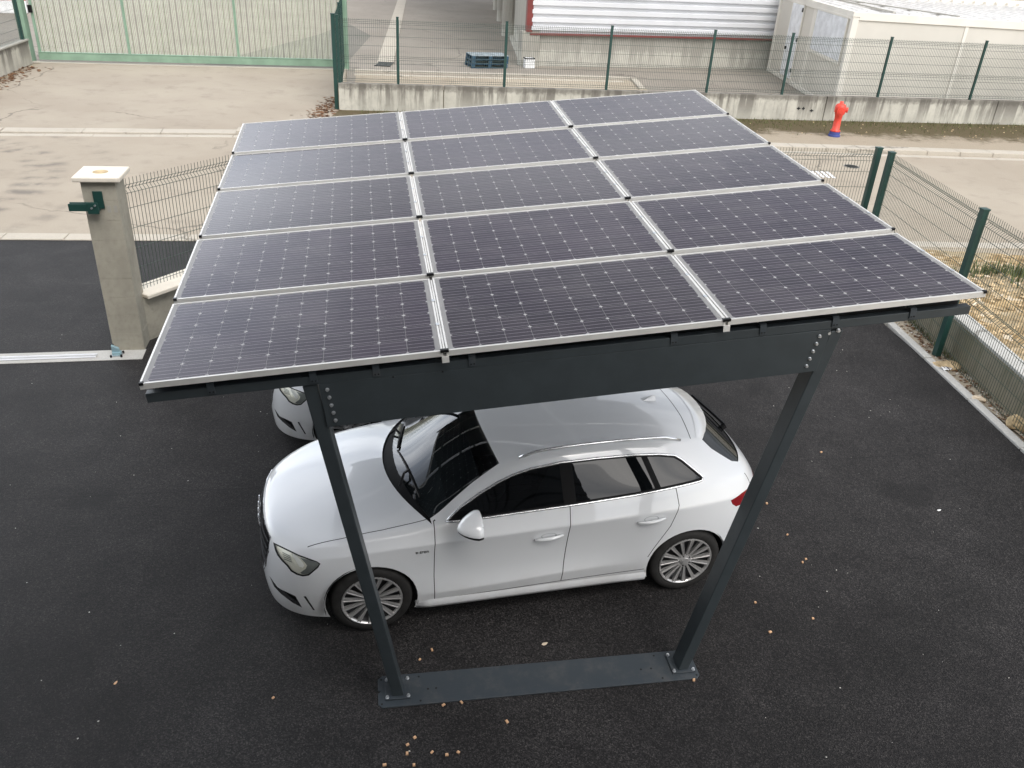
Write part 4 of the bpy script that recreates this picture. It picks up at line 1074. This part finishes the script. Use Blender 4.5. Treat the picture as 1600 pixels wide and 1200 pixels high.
def shrink(poly, k):
    n = len(poly); out = []
    area = sum(poly[i][0]*poly[(i+1) % n][1]-poly[(i+1) % n][0]*poly[i][1] for i in range(n))
    sg = 1 if area > 0 else -1
    for i in range(n):
        p0, p1, p2 = poly[i-1], poly[i], poly[(i+1) % n]
        d1 = Vector((p1[0]-p0[0], p1[1]-p0[1])).normalized(); d2 = Vector((p2[0]-p1[0], p2[1]-p1[1])).normalized()
        n1 = Vector((-d1.y, d1.x))*sg; n2 = Vector((-d2.y, d2.x))*sg; b = (n1+n2)
        b = b/max(b.length_squared, .35)*2*1.0
        out.append((p1[0]+b.x*k/1.0, p1[1]+b.y*k/1.0))
    return out

WB = 2.61
DLO = [(.575, .955), (.70, 1.035), (.85, 1.115), (1.0, 1.187), (1.12, 1.232), (1.26, 1.265), (1.5, 1.292), (1.8, 1.300), (2.1, 1.296), (2.32, 1.280), (2.46, 1.258), (2.52, 1.225), (2.60, 1.165), (2.68, 1.105), (2.66, 1.085), (2.45, 1.068), (2.1, 1.040), (1.6, 1.012), (1.1, .985), (.75, .963)]

def make_car(name, label):
    root = thing(name, label, 'car')
    bm = car_shell()
    pid = bm.faces.layers.int.new('pid')
    names = {0: 'body'}
    side_keep = lambda c: c.y > .45
    def mark(fs, k):
        for f in fs: f[pid] = k
    # wheel arches
    for cx in (0, WB):
        circ = [(cx+.352*math.cos(2*PI*k/40), .318+.352*math.sin(2*PI*k/40)) for k in range(40)]
        fs = cut(bm, circ, SIDE, lambda c: c.y > .5)
        bmesh.ops.delete(bm, geom=fs, context='FACES')
    # glazing outline, then its panes
    mark(cut(bm, DLO, SIDE, side_keep), 1); 
    ins = shrink(DLO, .016)
    def clip(poly, lo, hi):   # keep part between two slanted lines x = x0 + s*(z-1)
        out = []
        def half(poly, x0, s_, sign):
            r = []; n = len(poly)
            f = lambda p: sign*(p[0]-(x0+s_*(p[1]-1)))
            for i in range(n):
                a, b = poly[i], poly[(i+1) % n]; fa, fb = f(a), f(b)
                if fa >= 0: r.append(a)
                if fa*fb < 0:
                    k = fa/(fa-fb); r.append((a[0]+(b[0]-a[0])*k, a[1]+(b[1]-a[1])*k))
            return r
        if lo: poly = half(poly, lo[0], lo[1], 1)
        if hi: poly = half(poly, hi[0], hi[1], -1)
        return poly
    mark(cut(bm, clip(ins, (.66, 0), (1.50, -.04)), SIDE, side_keep), 2)
    mark(cut(bm, clip(ins, (1.60, -.04), (2.285, -.42)), SIDE, side_keep), 3)
    mark(cut(bm, clip(ins, (2.335, -.42), None), SIDE, side_keep), 4)
    # doors
    fd_ = [(.487, .952), (.478, .75), (.478, .5), (.485, .25), (1.52, .278), (1.536, .75), (1.545, 1.006), (1.1, .984), (.75, .962), (.575, .954)]
    rd_ = [(1.545, 1.006), (1.536, .75), (1.52, .278), (2.24, .295), (2.29, .52), (2.40, .74), (2.452, .93), (2.43, 1.066), (2.1, 1.039)]
    mark(cut(bm, fd_, SIDE, lambda c: c.y > .6), 5); mark(cut(bm, rd_, SIDE, lambda c: c.y > .6), 6)
    for ln in ([(.500, .956), (.487, .952), (.478, .75), (.478, .5), (.485, .25)], [(1.545, 1.004), (1.536, .75), (1.52, .278)], [(2.43, 1.064), (2.452, .93), (2.40, .74), (2.29, .52), (2.25, .43)], [(.485, .25), (1.52, .278), (2.24, .295)]):
        mark(cut(bm, band(ln, .0065), SIDE, lambda c: c.y > .6), 20)
    # charging / fuel flap not on this side; bonnet
    top_keep = lambda c: c.z > .6 and c.x < .62
    cowl = lambda y: .185+.265*(y/.76)**2
    wsb = lambda y: .275+.19*(y/.74)**2
    ys = [i*.74/10 for i in range(11)]
    bon = [(-.735, 0), (-.725, .25), (-.66, .50), (-.56, .64), (-.42, .70), (-.2, .728), (.1, .745), (cowl(.74), .74)]+[(cowl(y), y) for y in ys[::-1][1:]]
    bon = [(x, y if y > 0 else -.01) for x, y in bon]
    mark(cut(bm, bon, TOP, top_keep), 7)
    mark(cut(bm, band([(-.45, .695), (-.2, .728), (.1, .745), (cowl(.74), .74)], .006), TOP, top_keep), 20)
    cw = [(cowl(y), y if y > 0 else -.01) for y in [i*.79/10 for i in range(11)]]+[(wsb(y), y if y > 0 else -.01) for y in [i*.74/10 for i in range(11)][::-1]]
    mark(cut(bm, cw, TOP, lambda c: c.z > .8 and c.x < .8), 8)
    wst = lambda y: .955+.07*(y/.57)**2
    ws = [(wsb(y), y if y > 0 else -.01) for y in ys]+[(.80, .628), (wst(.57), .572)]+[(wst(y), y if y > 0 else -.01) for y in [i*.57/8 for i in range(8)][::-1]]
    mark(cut(bm, ws, TOP, lambda c: c.z > .85 and c.x < 1.3), 9)
    # tailgate glass and seams
    rw = [(-.01, 1.045), (.30, 1.05), (.555, 1.065), (.585, 1.10), (.545, 1.22), (.50, 1.285), (.30, 1.318), (-.01, 1.325)]
    mark(cut(bm, rw, REAR, lambda c: c.x > 2.6 and c.z > .9), 10)
    mark(cut(bm, band([(2.672, -.01), (2.668, .25), (2.645, .52)], .007), TOP, lambda c: c.z > 1.1), 20)
    mark(cut(bm, band([(.66, 1.02), (.70, .93), (.60, .70), (.58, .45)], .007), REAR, lambda c: c.x > 3.0), 20)
    # lamps and air intakes
    hl = [(.7248, .2252), (.5442, .1053), (.4181, .038), (.3954, .0179), (.4127, -.0094), (.4857, -.0581), (.5296, -.0587), (.5717, -.0408), (.6126, -.0103), (.6378, .0326), (.6727, .0769), (.7025, .1234), (.7177, .1718)]
    mark(cut(bm, hl, OBL, lambda c: c.x < -.2 and c.y > .3), 11)
    mark(cut(bm, shrink(hl, .011), OBL, lambda c: c.x < -.2 and c.y > .3), 12)
    mark(cut(bm, [(.5391, .0806), (.4207, .0324), (.4067, .0146), (.422, -.0029), (.4891, -.0447), (.531, -.0447), (.5491, -.0293), (.5051, -.006), (.4932, .017), (.5102, .044)], OBL, lambda c: c.x < -.2 and c.y > .3), 16)
    mark(cut(bm, [(.5862, .1189), (.5593, .0934), (.523, .0429), (.5126, .0178), (.5266, .004), (.5518, .0154), (.5704, .0575), (.5914, .1048)], OBL, lambda c: c.x < -.2 and c.y > .3), 17)
    for q in ([(.6667, .145), (.609, .1043), (.6076, .0962), (.6634, .1357)], [(.6643, .1279), (.6064, .0902), (.605, .0821), (.6611, .1186)], [(.662, .1109), (.6038, .076), (.6024, .0679), (.6588, .1015)], [(.6597, .0938), (.6012, .0618), (.5998, .0537), (.6564, .0844)]):
        mark(cut(bm, q, OBL, lambda c: c.x < -.2 and c.y > .3), 18)
    fog = [(.7812, -.0195), (.7245, -.1138), (.6965, -.1361), (.5971, -.1985), (.5554, -.2937), (.6214, -.2483), (.6996, -.173), (.749, -.1102)]
    mark(cut(bm, fog, OBL, lambda c: c.x < -.2 and c.y > .3), 13)
    slit = [(.5379, -.208), (.5202, -.2103), (.4615, -.3272), (.4759, -.3222)]
    mark(cut(bm, slit, OBL, lambda c: c.x < -.2 and c.y > .3), 13)
    gr = [(-.01, .36), (.40, .36), (.47, .46), (.50, .62), (.455, .712), (.30, .725), (-.01, .73)]
    mark(cut(bm, gr, FRONT, lambda c: c.x < -.5), 14)
    tlp = [(2.93, .893), (3.05, .918), (3.5, .935), (3.5, .83), (3.15, .82), (3.0, .815), (2.955, .85)]
    mark(cut(bm, tlp, SIDE, lambda c: c.y > .40), 15)
    bmesh.ops.triangulate(bm, faces=[f for f in bm.faces if len(f.verts) > 4])
    tree = BVHTree.FromBMesh(bm)
    bm.faces.ensure_lookup_table()
    # split by part
    groups = {}
    for f in bm.faces: groups.setdefault(f[pid], []).append(f)
    def surf(ids, name, mat, parent, both='merge', off=0.0):
        """both: merge (one mesh with its mirror), or pair (two meshes)"""
        fs = [f for i in ids for f in groups.get(i, [])]
        def mk(signs):
            vs = []; faces = []; idx = {}; mi = []
            for sg in signs:
                for f in fs:
                    ii = []
                    for v in f.verts:
                        y = v.co.y
                        key = (v.index, sg if abs(y) > 1e-4 else 0)
                        if key not in idx:
                            idx[key] = len(vs); p = v.co - v.normal*off; vs.append((p.x, sg*p.y, p.z))
                        ii.append(idx[key])
                    if len(set(ii)) < 3: continue
                    faces.append(ii if sg > 0 else ii[::-1]); mi.append(1 if f[pid] == 20 else 0)
            me = bpy.data.meshes.new(name); me.from_pydata(vs, [], faces)
            for m_ in (mat if isinstance(mat, list) else [mat]): me.materials.append(m_)
            if isinstance(mat, list): me.polygons.foreach_set('material_index', mi)
            me.polygons.foreach_set('use_smooth', [True]*len(faces)); me.validate()
            o = bpy.data.objects.new(name, me); COL.objects.link(o); o.parent = parent; return o
        if both == 'merge': return mk((1, -1))
        return mk((1,)), mk((-1,))
    bm.verts.index_update()
    body = surf([0, 20], 'body', [M['paint'], M['blackp']], root)
    surf([1], 'window_trim', M['trim'], root)
    doors = surf([5], 'door', M['paint'], root, 'pair'); rdoors = surf([6], 'door', M['paint'], root, 'pair')
    fwin = surf([2], 'window', M['glass_f'], root, 'pair', .003); surf([3], 'window', M['glass_r'], root, 'pair', .003); surf([4], 'window', M['glass_r'], root, 'pair', .003)
    bonnet = surf([7], 'bonnet', M['paint'], root)
    surf([8], 'cowl', M['trim'], root, off=.012)
    surf([9], 'windscreen', M['glass_w'], root)
    surf([10], 'rear_window', M['glass_r'], root, off=.006)
    for o in surf([11, 12, 16, 17, 18], 'headlight', M['lampin'], root, 'pair', .007): pass
    # lens cover and surround are sub-parts of each lamp
    lamps = [c for c in root.children if c.name.split('.')[0] == 'headlight']
    for l_, ln_, sr in zip(lamps, surf([12, 16, 17, 18], 'lens', M['lens'], root, 'pair'), surf([11], 'surround', M['rimdark'], root, 'pair', .002)):
        ln_.parent = l_; sr.parent = l_
    for ids, nm_, mt_ in ((16, 'bezel', M['bezel']), (17, 'light_guide', M['white']), (18, 'trim_strip', M['bezel'])):
        for l_, pc in zip(lamps, surf([ids], nm_, mt_, root, 'pair', .004)): pc.parent = l_
    surf([13], 'air_intake', M['blackp'], root, 'pair', .03)
    grille = surf([14], 'grille', M['blackp'], root, off=.02)
    surf([15], 'taillight', M['taillight'], root, 'pair')
    def hit_side(a, z, sg=1):
        h = tree.ray_cast(Vector((a, 2, z)), Vector((0, -1, 0)))
        y = h[0].y if h[0] else .85
        return Vector((a, sg*y, z))
    def hit_top(a, y):
        h = tree.ray_cast(Vector((a, abs(y), 3)), Vector((0, 0, -1)))
        return Vector((a, y, h[0].z if h[0] else 1))
    def hit_front(y, z, sg=1):
        h = tree.ray_cast(Vector((-3, abs(y), z)), Vector((1, 0, 0)))
        return Vector((h[0].x if h[0] else -.8, y, z))
    for sg in (1, -1):   # bars across the side intakes
        mb = MB()
        for za, zb in ((.335, .315), (.285, .27)):
            pts = []
            for k in range(7):
                y = .44+.30*k/6; z = za+(zb-za)*k/6; h = hit_front(y, z); pts.append(Vector((h.x+.012, sg*y, z)))
            mb.tube(pts, .007, 6)
        mb.build('intake_bar', M['rimdark'], root)
    # grille frame, bars and four-ring emblem
    mb = MB()
    for z in (.42, .48, .54, .60, .66):
        mb.tube([hit_front(y, z)+Vector((.008, 0, 0)) for y in [-.45+.09*k for k in range(11)]], .006, 6)
    mb.build('grille_bar', M['rimdark'], grille)
    mb = MB()
    out_ = [(y, z) for y, z in gr if y > 0]; pts = [(0, .36)]+out_+[(0, .73)]
    for sg in (1, -1): mb.tube([Vector((hit_front(y*.99, z).x+.002, sg*y, z)) for y, z in pts], .006, 6)
    mb.build('frame', M['chrome'], grille)
    mb = MB()
    for y in (-.126, -.042, .042, .126):
        c = hit_front(y, .635)+Vector((-.006, 0, 0))
        mb.lathe([(.046, -.004), (.046, .004), (.057, .004), (.057, -.004)], c, 'x', 24, closed=True)
    mb.build('emblem', M['chrome'], grille)
    # chrome line round the side glass
    for sg in (1, -1):
        mb = MB(); pts = []
        for p in DLO+[DLO[0]]: h = hit_side(*p); pts.append(Vector((h.x, sg*(h.y+.005), h.z)))
        dense = []
        for a, b in zip(pts[:-1], pts[1:]):
            for k in range(3):
                q = a.lerp(b, k/3); h = hit_side(q.x, q.z); dense.append(Vector((q.x, sg*(h.y+.005), q.z)))
        dense.append(pts[-1]); mb.tube(dense, .010, 6); mb.build('chrome_strip', M['chrome'], root, smooth=True)
    # doors: handles
    for pair, (ha, hz) in ((doors, (1.375, .768)), (rdoors, (2.22, .828))):
        for dobj, sg in zip(pair, (1, -1)):
            pts = []; rr = []
            for k in range(9):
                t = k/8; a = ha-.115+.23*t; z = hz+.055*(t-.5)*.35; h = hit_side(a, z); pts.append(Vector((a, sg*(h.y+.012+.016*math.sin(PI*t)), z))); rr.append(.009+.007*math.sin(PI*t))
            mb = MB(); mb.tube(pts, rr, 8); mb.build('handle', M['paint'], dobj, smooth=True)
            mb = MB(); c = hit_side(ha, hz+.008); vs = []
            for k in range(16):
                th = 2*PI*k/16; a = ha+.065*math.cos(th); z = hz+.012+.030*math.sin(th); h = hit_side(a, z); vs.append(Vector((a, sg*(h.y+.0012), z)))
            mb.add(vs+[Vector((c.x, sg*(c.y-.006), c.z))], [(i, (i+1) % 16, 16) for i in range(16)]); mb.build('handle_cup', M['shade'], dobj, smooth=True)
    # small lettering on the front wings
    for sg in (1, -1):
        cu = bpy.data.curves.new('lettering', 'FONT'); cu.body = 'e-tron'; cu.size = .04; cu.extrude = .001; cu.align_x = 'CENTER'
        to = bpy.data.objects.new('tmp', cu); COL.objects.link(to); dg = bpy.context.evaluated_depsgraph_get()
        me = bpy.data.meshes.new_from_object(to.evaluated_get(dg)); bpy.data.objects.remove(to)
        h = hit_side(.385, .765)
        Mx = Matrix(((-sg, 0, 0, .385), (0, 0, sg, sg*(h.y+.0025)), (0, 1, 0, .752), (0, 0, 0, 1)))
        me.transform(Mx); me.materials.append(M['rimdark']); o = bpy.data.objects.new('lettering', me); COL.objects.link(o); o.parent = root
    # sills
    for sg in (1, -1):
        mb = MB(); xs = [.338, .45, .8, 1.2, 1.6, 2.0, 2.26]
        vs = []
        for x in xs:
            y0 = hit_side(x, .26).y
            for (dy, z) in ((.0005, .258), (.006, .238), (.009, .205), (.002, .178), (-.08, .172)): vs.append((x, sg*(y0+dy), z))
        fs = []
        for i in range(len(xs)-1):
            for k in range(4): a = i*5+k; fs.append((a, a+1, a+6, a+5))
        fs += [(0, 1, 2, 3, 4), tuple((len(xs)-1)*5+k for k in range(5))]
        mb.add(vs, fs); mb.build('sill', M['paint'], root, smooth=True)
    # mirrors
    for sg in (1, -1):
        b2 = bmesh.new(); bmesh.ops.create_uvsphere(b2, u_segments=24, v_segments=14, radius=1)
        b2.faces.ensure_lookup_table()
        for f in b2.faces:
            c_ = f.calc_center_median(); f.smooth = True; f.material_index = 1 if (c_.z < -.08 or c_.x > .55) else 0
        for v in b2.verts:
            x, y, z = v.co
            if x > .25: x = .25+(x-.25)*.12
            taper = 1-.35*max(0, -x)
            v.co = Vector((.765+x*.145, sg*(1.0+y*.132*taper-.02*x), 1.05+z*.088*taper*(1 if z > 0 else .85)-.015*y))
        me = bpy.data.meshes.new('mirror')
        if sg < 0: bmesh.ops.reverse_faces(b2, faces=b2.faces)
        b2.to_mesh(me); b2.free(); me.materials.append(M['paint']); me.materials.append(M['blackp'])
        mo = bpy.data.objects.new('mirror', me); COL.objects.link(mo); mo.parent = root
        mb = MB(); mb.bar((.74, sg*.83, .985), (.75, sg*.93, 1.0), .07, .035); mb.build('arm', M['blackp'], mo)
        mb = MB(); mb.box(.797, .800, .91, 1.09, .99, 1.10, M=Matrix.Diagonal((1, sg, 1, 1))); mb.build('mirror_glass', M['chrome'], mo)
    # roof rails, antenna, wipers
    for sg in (1, -1):
        pts = []; rr = []
        for k in range(21):
            t = k/20; a = 1.18+1.36*t; y = .575-.03*t+.012*math.sin(PI*t); h = hit_top(a, y); lift = .028*min(1, math.sin(PI*t)*3)
            pts.append(Vector((a, sg*y, h.z+lift))); rr.append(.013)
        mb = MB(); mb.tube(pts, rr, 8); mb.build('roof_rail', M['chrome'], root, smooth=True)
    h = hit_top(2.46, 0)
    mb = MB(); mb.add([(2.38, -.03, h.z-.004), (2.38, .03, h.z-.004), (2.53, -.03, h.z-.02), (2.53, .03, h.z-.02), (2.50, -.004, h.z+.038), (2.50, .004, h.z+.038), (2.53, -.004, h.z+.034), (2.53, .004, h.z+.034)], [(0, 1, 5, 4), (0, 4, 6, 2), (1, 3, 7, 5), (2, 6, 7, 3), (4, 5, 7, 6)]); mb.build('antenna', M['paint'], root, bevel=.004)
    for (a0, y0), (a1, y1), piv in (((.285, .06), (.385, -.55), (.34, -.36)), ((.385, .52), (.29, .10), (.36, .44))):
        mb = MB(); pts = []
        for k in range(9): 
            p = hit_top(a0+(a1-a0)*k/8+.03, abs(y0+(y1-y0)*k/8)); pts.append(Vector((p.x, y0+(y1-y0)*k/8, p.z+.016)))
        mb.tube(pts, .009, 6); mid = pts[4]; pv = hit_top(piv[0]-.06, abs(piv[1])); mb.tube([Vector((pv.x, piv[1], pv.z+.008)), Vector(((pv.x+mid.x)/2, (piv[1]+mid.y)/2, max(pv.z, mid.z)+.012)), mid], .011, 6)
        mb.build('wiper', M['blackp'], root)
    mb = MB(); pr = [Vector((3.235, 0, 1.065)), Vector((3.14, .12, 1.14)), Vector((3.02, .30, 1.22))]
    mb.tube([p+Vector((.02, 0, .012)) for p in pr], .013, 6); mb.disc((3.225, 0, 1.05), .03, (.8, 0, .6), .04); mb.build('rear_wiper', M['blackp'], root)
    # spoiler lip
    mb = MB(); n_ = 13; vs = []
    for k in range(n_):
        y = -.50+1.0*k/(n_-1); s_ = 1-(abs(y)/.50)**4; x0 = 2.80-.10*(y/.5)**2; h = hit_top(x0, abs(y)); 
        vs += [(x0, y, h.z+.003), (x0+.06+.07*s_, y, h.z-.022), (x0+.058+.07*s_, y, h.z-.036), (x0-.02, y, h.z-.04)]
    fs = []
    for k in range(n_-1):
        for j in range(3): a = k*4+j; fs.append((a, a+1, a+5, a+4))
    mb.add(vs, fs); mb.build('spoiler', M['paint'], root, smooth=True, fix=True)
    # inner dark structure: floor, wheel housings, cabin
    mb = MB(); mb.box(-.36, 2.9, -.62, .62, .18, .20); mb.box(.42, 2.2, -.82, .82, .18, .21); mb.box(-.60, 3.15, -.45, .45, .24, .26); mb.build('floor_pan', M['dark'], root)
    for cx in (0, WB):
        for sg in (1, -1):
            mb = MB(); prof = []
            vs = []; fs = []
            for k in range(25):
                th = -.25+ (PI+.5)*k/24
                for y in (.872, .60): vs.append((cx+.362*math.cos(th), sg*y, .318+.362*math.sin(th)))
            for k in range(24): fs.append((k*2, k*2+1, k*2+3, k*2+2))
            fs.append(tuple(k*2+1 for k in range(25))); mb.add(vs, fs); mb.build('wheel_housing', M['dark'], root)
    mb = MB(); mb.add([(.28, -.70, .90), (.28, .70, .90), (.62, -.72, .99), (.62, .72, .99), (.95, -.72, .95), (.95, .72, .95), (1.0, -.72, .6), (1.0, .72, .6)], [(0, 1, 3, 2), (2, 3, 5, 4), (4, 5, 7, 6)]); mb.build('dashboard', M['interior'], root)
    mb = MB(); mb.lathe([(.17, -.012), (.185, 0), (.17, .012), (.155, 0)], (0, 0, 0), 'x', 20, closed=True); st_ = mb.build('steering_wheel', M['interior'], root); st_.location = (1.08, -.36, .98); st_.rotation_euler = (0, .45, 0)
    for ax_, y in ((1.50, .36), (1.50, -.36), (2.35, .36), (2.35, -.36)):
        mb = MB(); mb.box(-.45, .02, -.24, .24, .45, .58, M=Matrix.Translation((ax_, y, 0))); mb.bar((ax_, y, .55), (ax_+.22, y, 1.12), .44, .12, up=(1, 0, 0)); mb.bar((ax_+.20, y, 1.13), (ax_+.26, y, 1.28), .24, .09, up=(1, 0, 0)); mb.build('seat', M['interior'], root, bevel=.03)
    mb = MB(); mb.box(-.0, .02, -.74, .74, .25, .95, M=Matrix.Translation((2.75, 0, 0))); mb.build('bulkhead', M['dark'], root)
    # wheels
    def wheel(cx, sg):
        r = MB(); yo = .868
        r.lathe([(.225, -.20), (.295, -.205), (.314, -.18), (.318, -.14), (.318, -.055), (.312, -.02), (.295, .0), (.255, .004), (.232, -.006), (.225, -.02)], (0, 0, 0), 'y', 48, closed=True)
        wl = MB()
        w_ = r.build('wheel', M['rubber'], root, smooth=True)
        k = MB(); k.lathe([(.236, -.002), (.228, .004), (.220, -.006), (.214, -.06), (.0, -.075)], (0, 0, 0), 'y', 40); k.lathe([(.236, -.002), (.232, -.02)], (0, 0, 0), 'y', 40)
        rm = k.build('rim', [M['rimdark']], w_, smooth=True)
        s2 = MB(); s2.lathe([(.236, -.004), (.234, .004), (.226, .005), (.218, -.004), (.216, -.015)], (0, 0, 0), 'y', 48)
        ns = 15
        for i in range(ns):
            th = 2*PI*i/ns; dv = Vector((math.cos(th), 0, math.sin(th))); tv = Vector((-math.sin(th), 0, math.cos(th)))
            a = dv*.05; b = dv*.222
            s2.bar(a+Vector((0, -.022, 0)), b+Vector((0, -.008, 0)), .013, .018, up=(0, 1, 0), w2=.031)
            for e in (-1, 1): s2.bar(a+tv*e*.0045+Vector((0, -.016, 0)), b+tv*e*.0125+Vector((0, -.001, 0)), .005, .012, up=(0, 1, 0), w2=.007)
        s2.lathe([(.0, .004), (.03, .003), (.034, -.006), (.062, -.012), (.066, -.03)], (0, 0, 0), 'y', 24)
        s2.build('spoke', M['rim'], w_, smooth=False)
        for q in range(5):
            th = 2*PI*q/5; 
        n2 = MB()
        for q in range(5):
            th = 2*PI*q/5+.3; n2.disc((.05*math.cos(th), -.012, .05*math.sin(th)), .008, (0, 1, 0), .004, 6)
        n2.build('wheel_bolt', M['rimdark'], w_)
        w_.location = (cx, sg*yo, .318); w_.rotation_euler = (0, random.uniform(0, .4), 0 if sg > 0 else PI)
    for cx in (0, WB):
        for sg in (1, -1): wheel(cx, sg)
    bm.free()
    return root
M['shade'] = plain('shaded_recess_paint', (.50, .52, .53), .35, 0, .5, .5)  # handle cups: recess shade put into a greyer copy of the paint
car = make_car('parked_car', 'white five-door hatchback parked under the solar canopy nearest the front steel posts')
car.location = (-1.2019, 5.6098, 0); car.rotation_euler = (0, 0, .2648)
car2 = copy_tree(car)
car2.location = (-1.796, 8.041, 0); car2.rotation_euler = (0, 0, .176)
car2['label'] = 'second white hatchback further back, only its front corner showing beside the left steel post'
car['group'] = car2['group'] = 'white hatchbacks under the solar carport'

# facade of the building the photograph was taken from (shades the near asphalt and shows in the car windows)
FB = Vector((-14, -1.1, 0))
t_ = thing('office_facade', 'grey ribbed metal building front behind the viewpoint facing the carport', 'building', FB, .03)
mb = MB(); mb.box(0, 18.3, -.3, -.05, 0, 1.0); mb.build('plinth', M['bldg'], t_)
prof = []; z = 1.0
while z < 10.5: prof += [(0, z), (0, z+.16), (.04, z+.19), (.04, z+.31)]; z += .34
n = len(prof); mb = MB()
mb.add([Vector((0, y-.05, z)) for y, z in prof]+[Vector((18.3, y-.05, z)) for y, z in prof], [(i, i+1, n+i+1, n+i) for i in range(n-1)])
mb.build('cladding', M['fascia'], t_, fix=False)
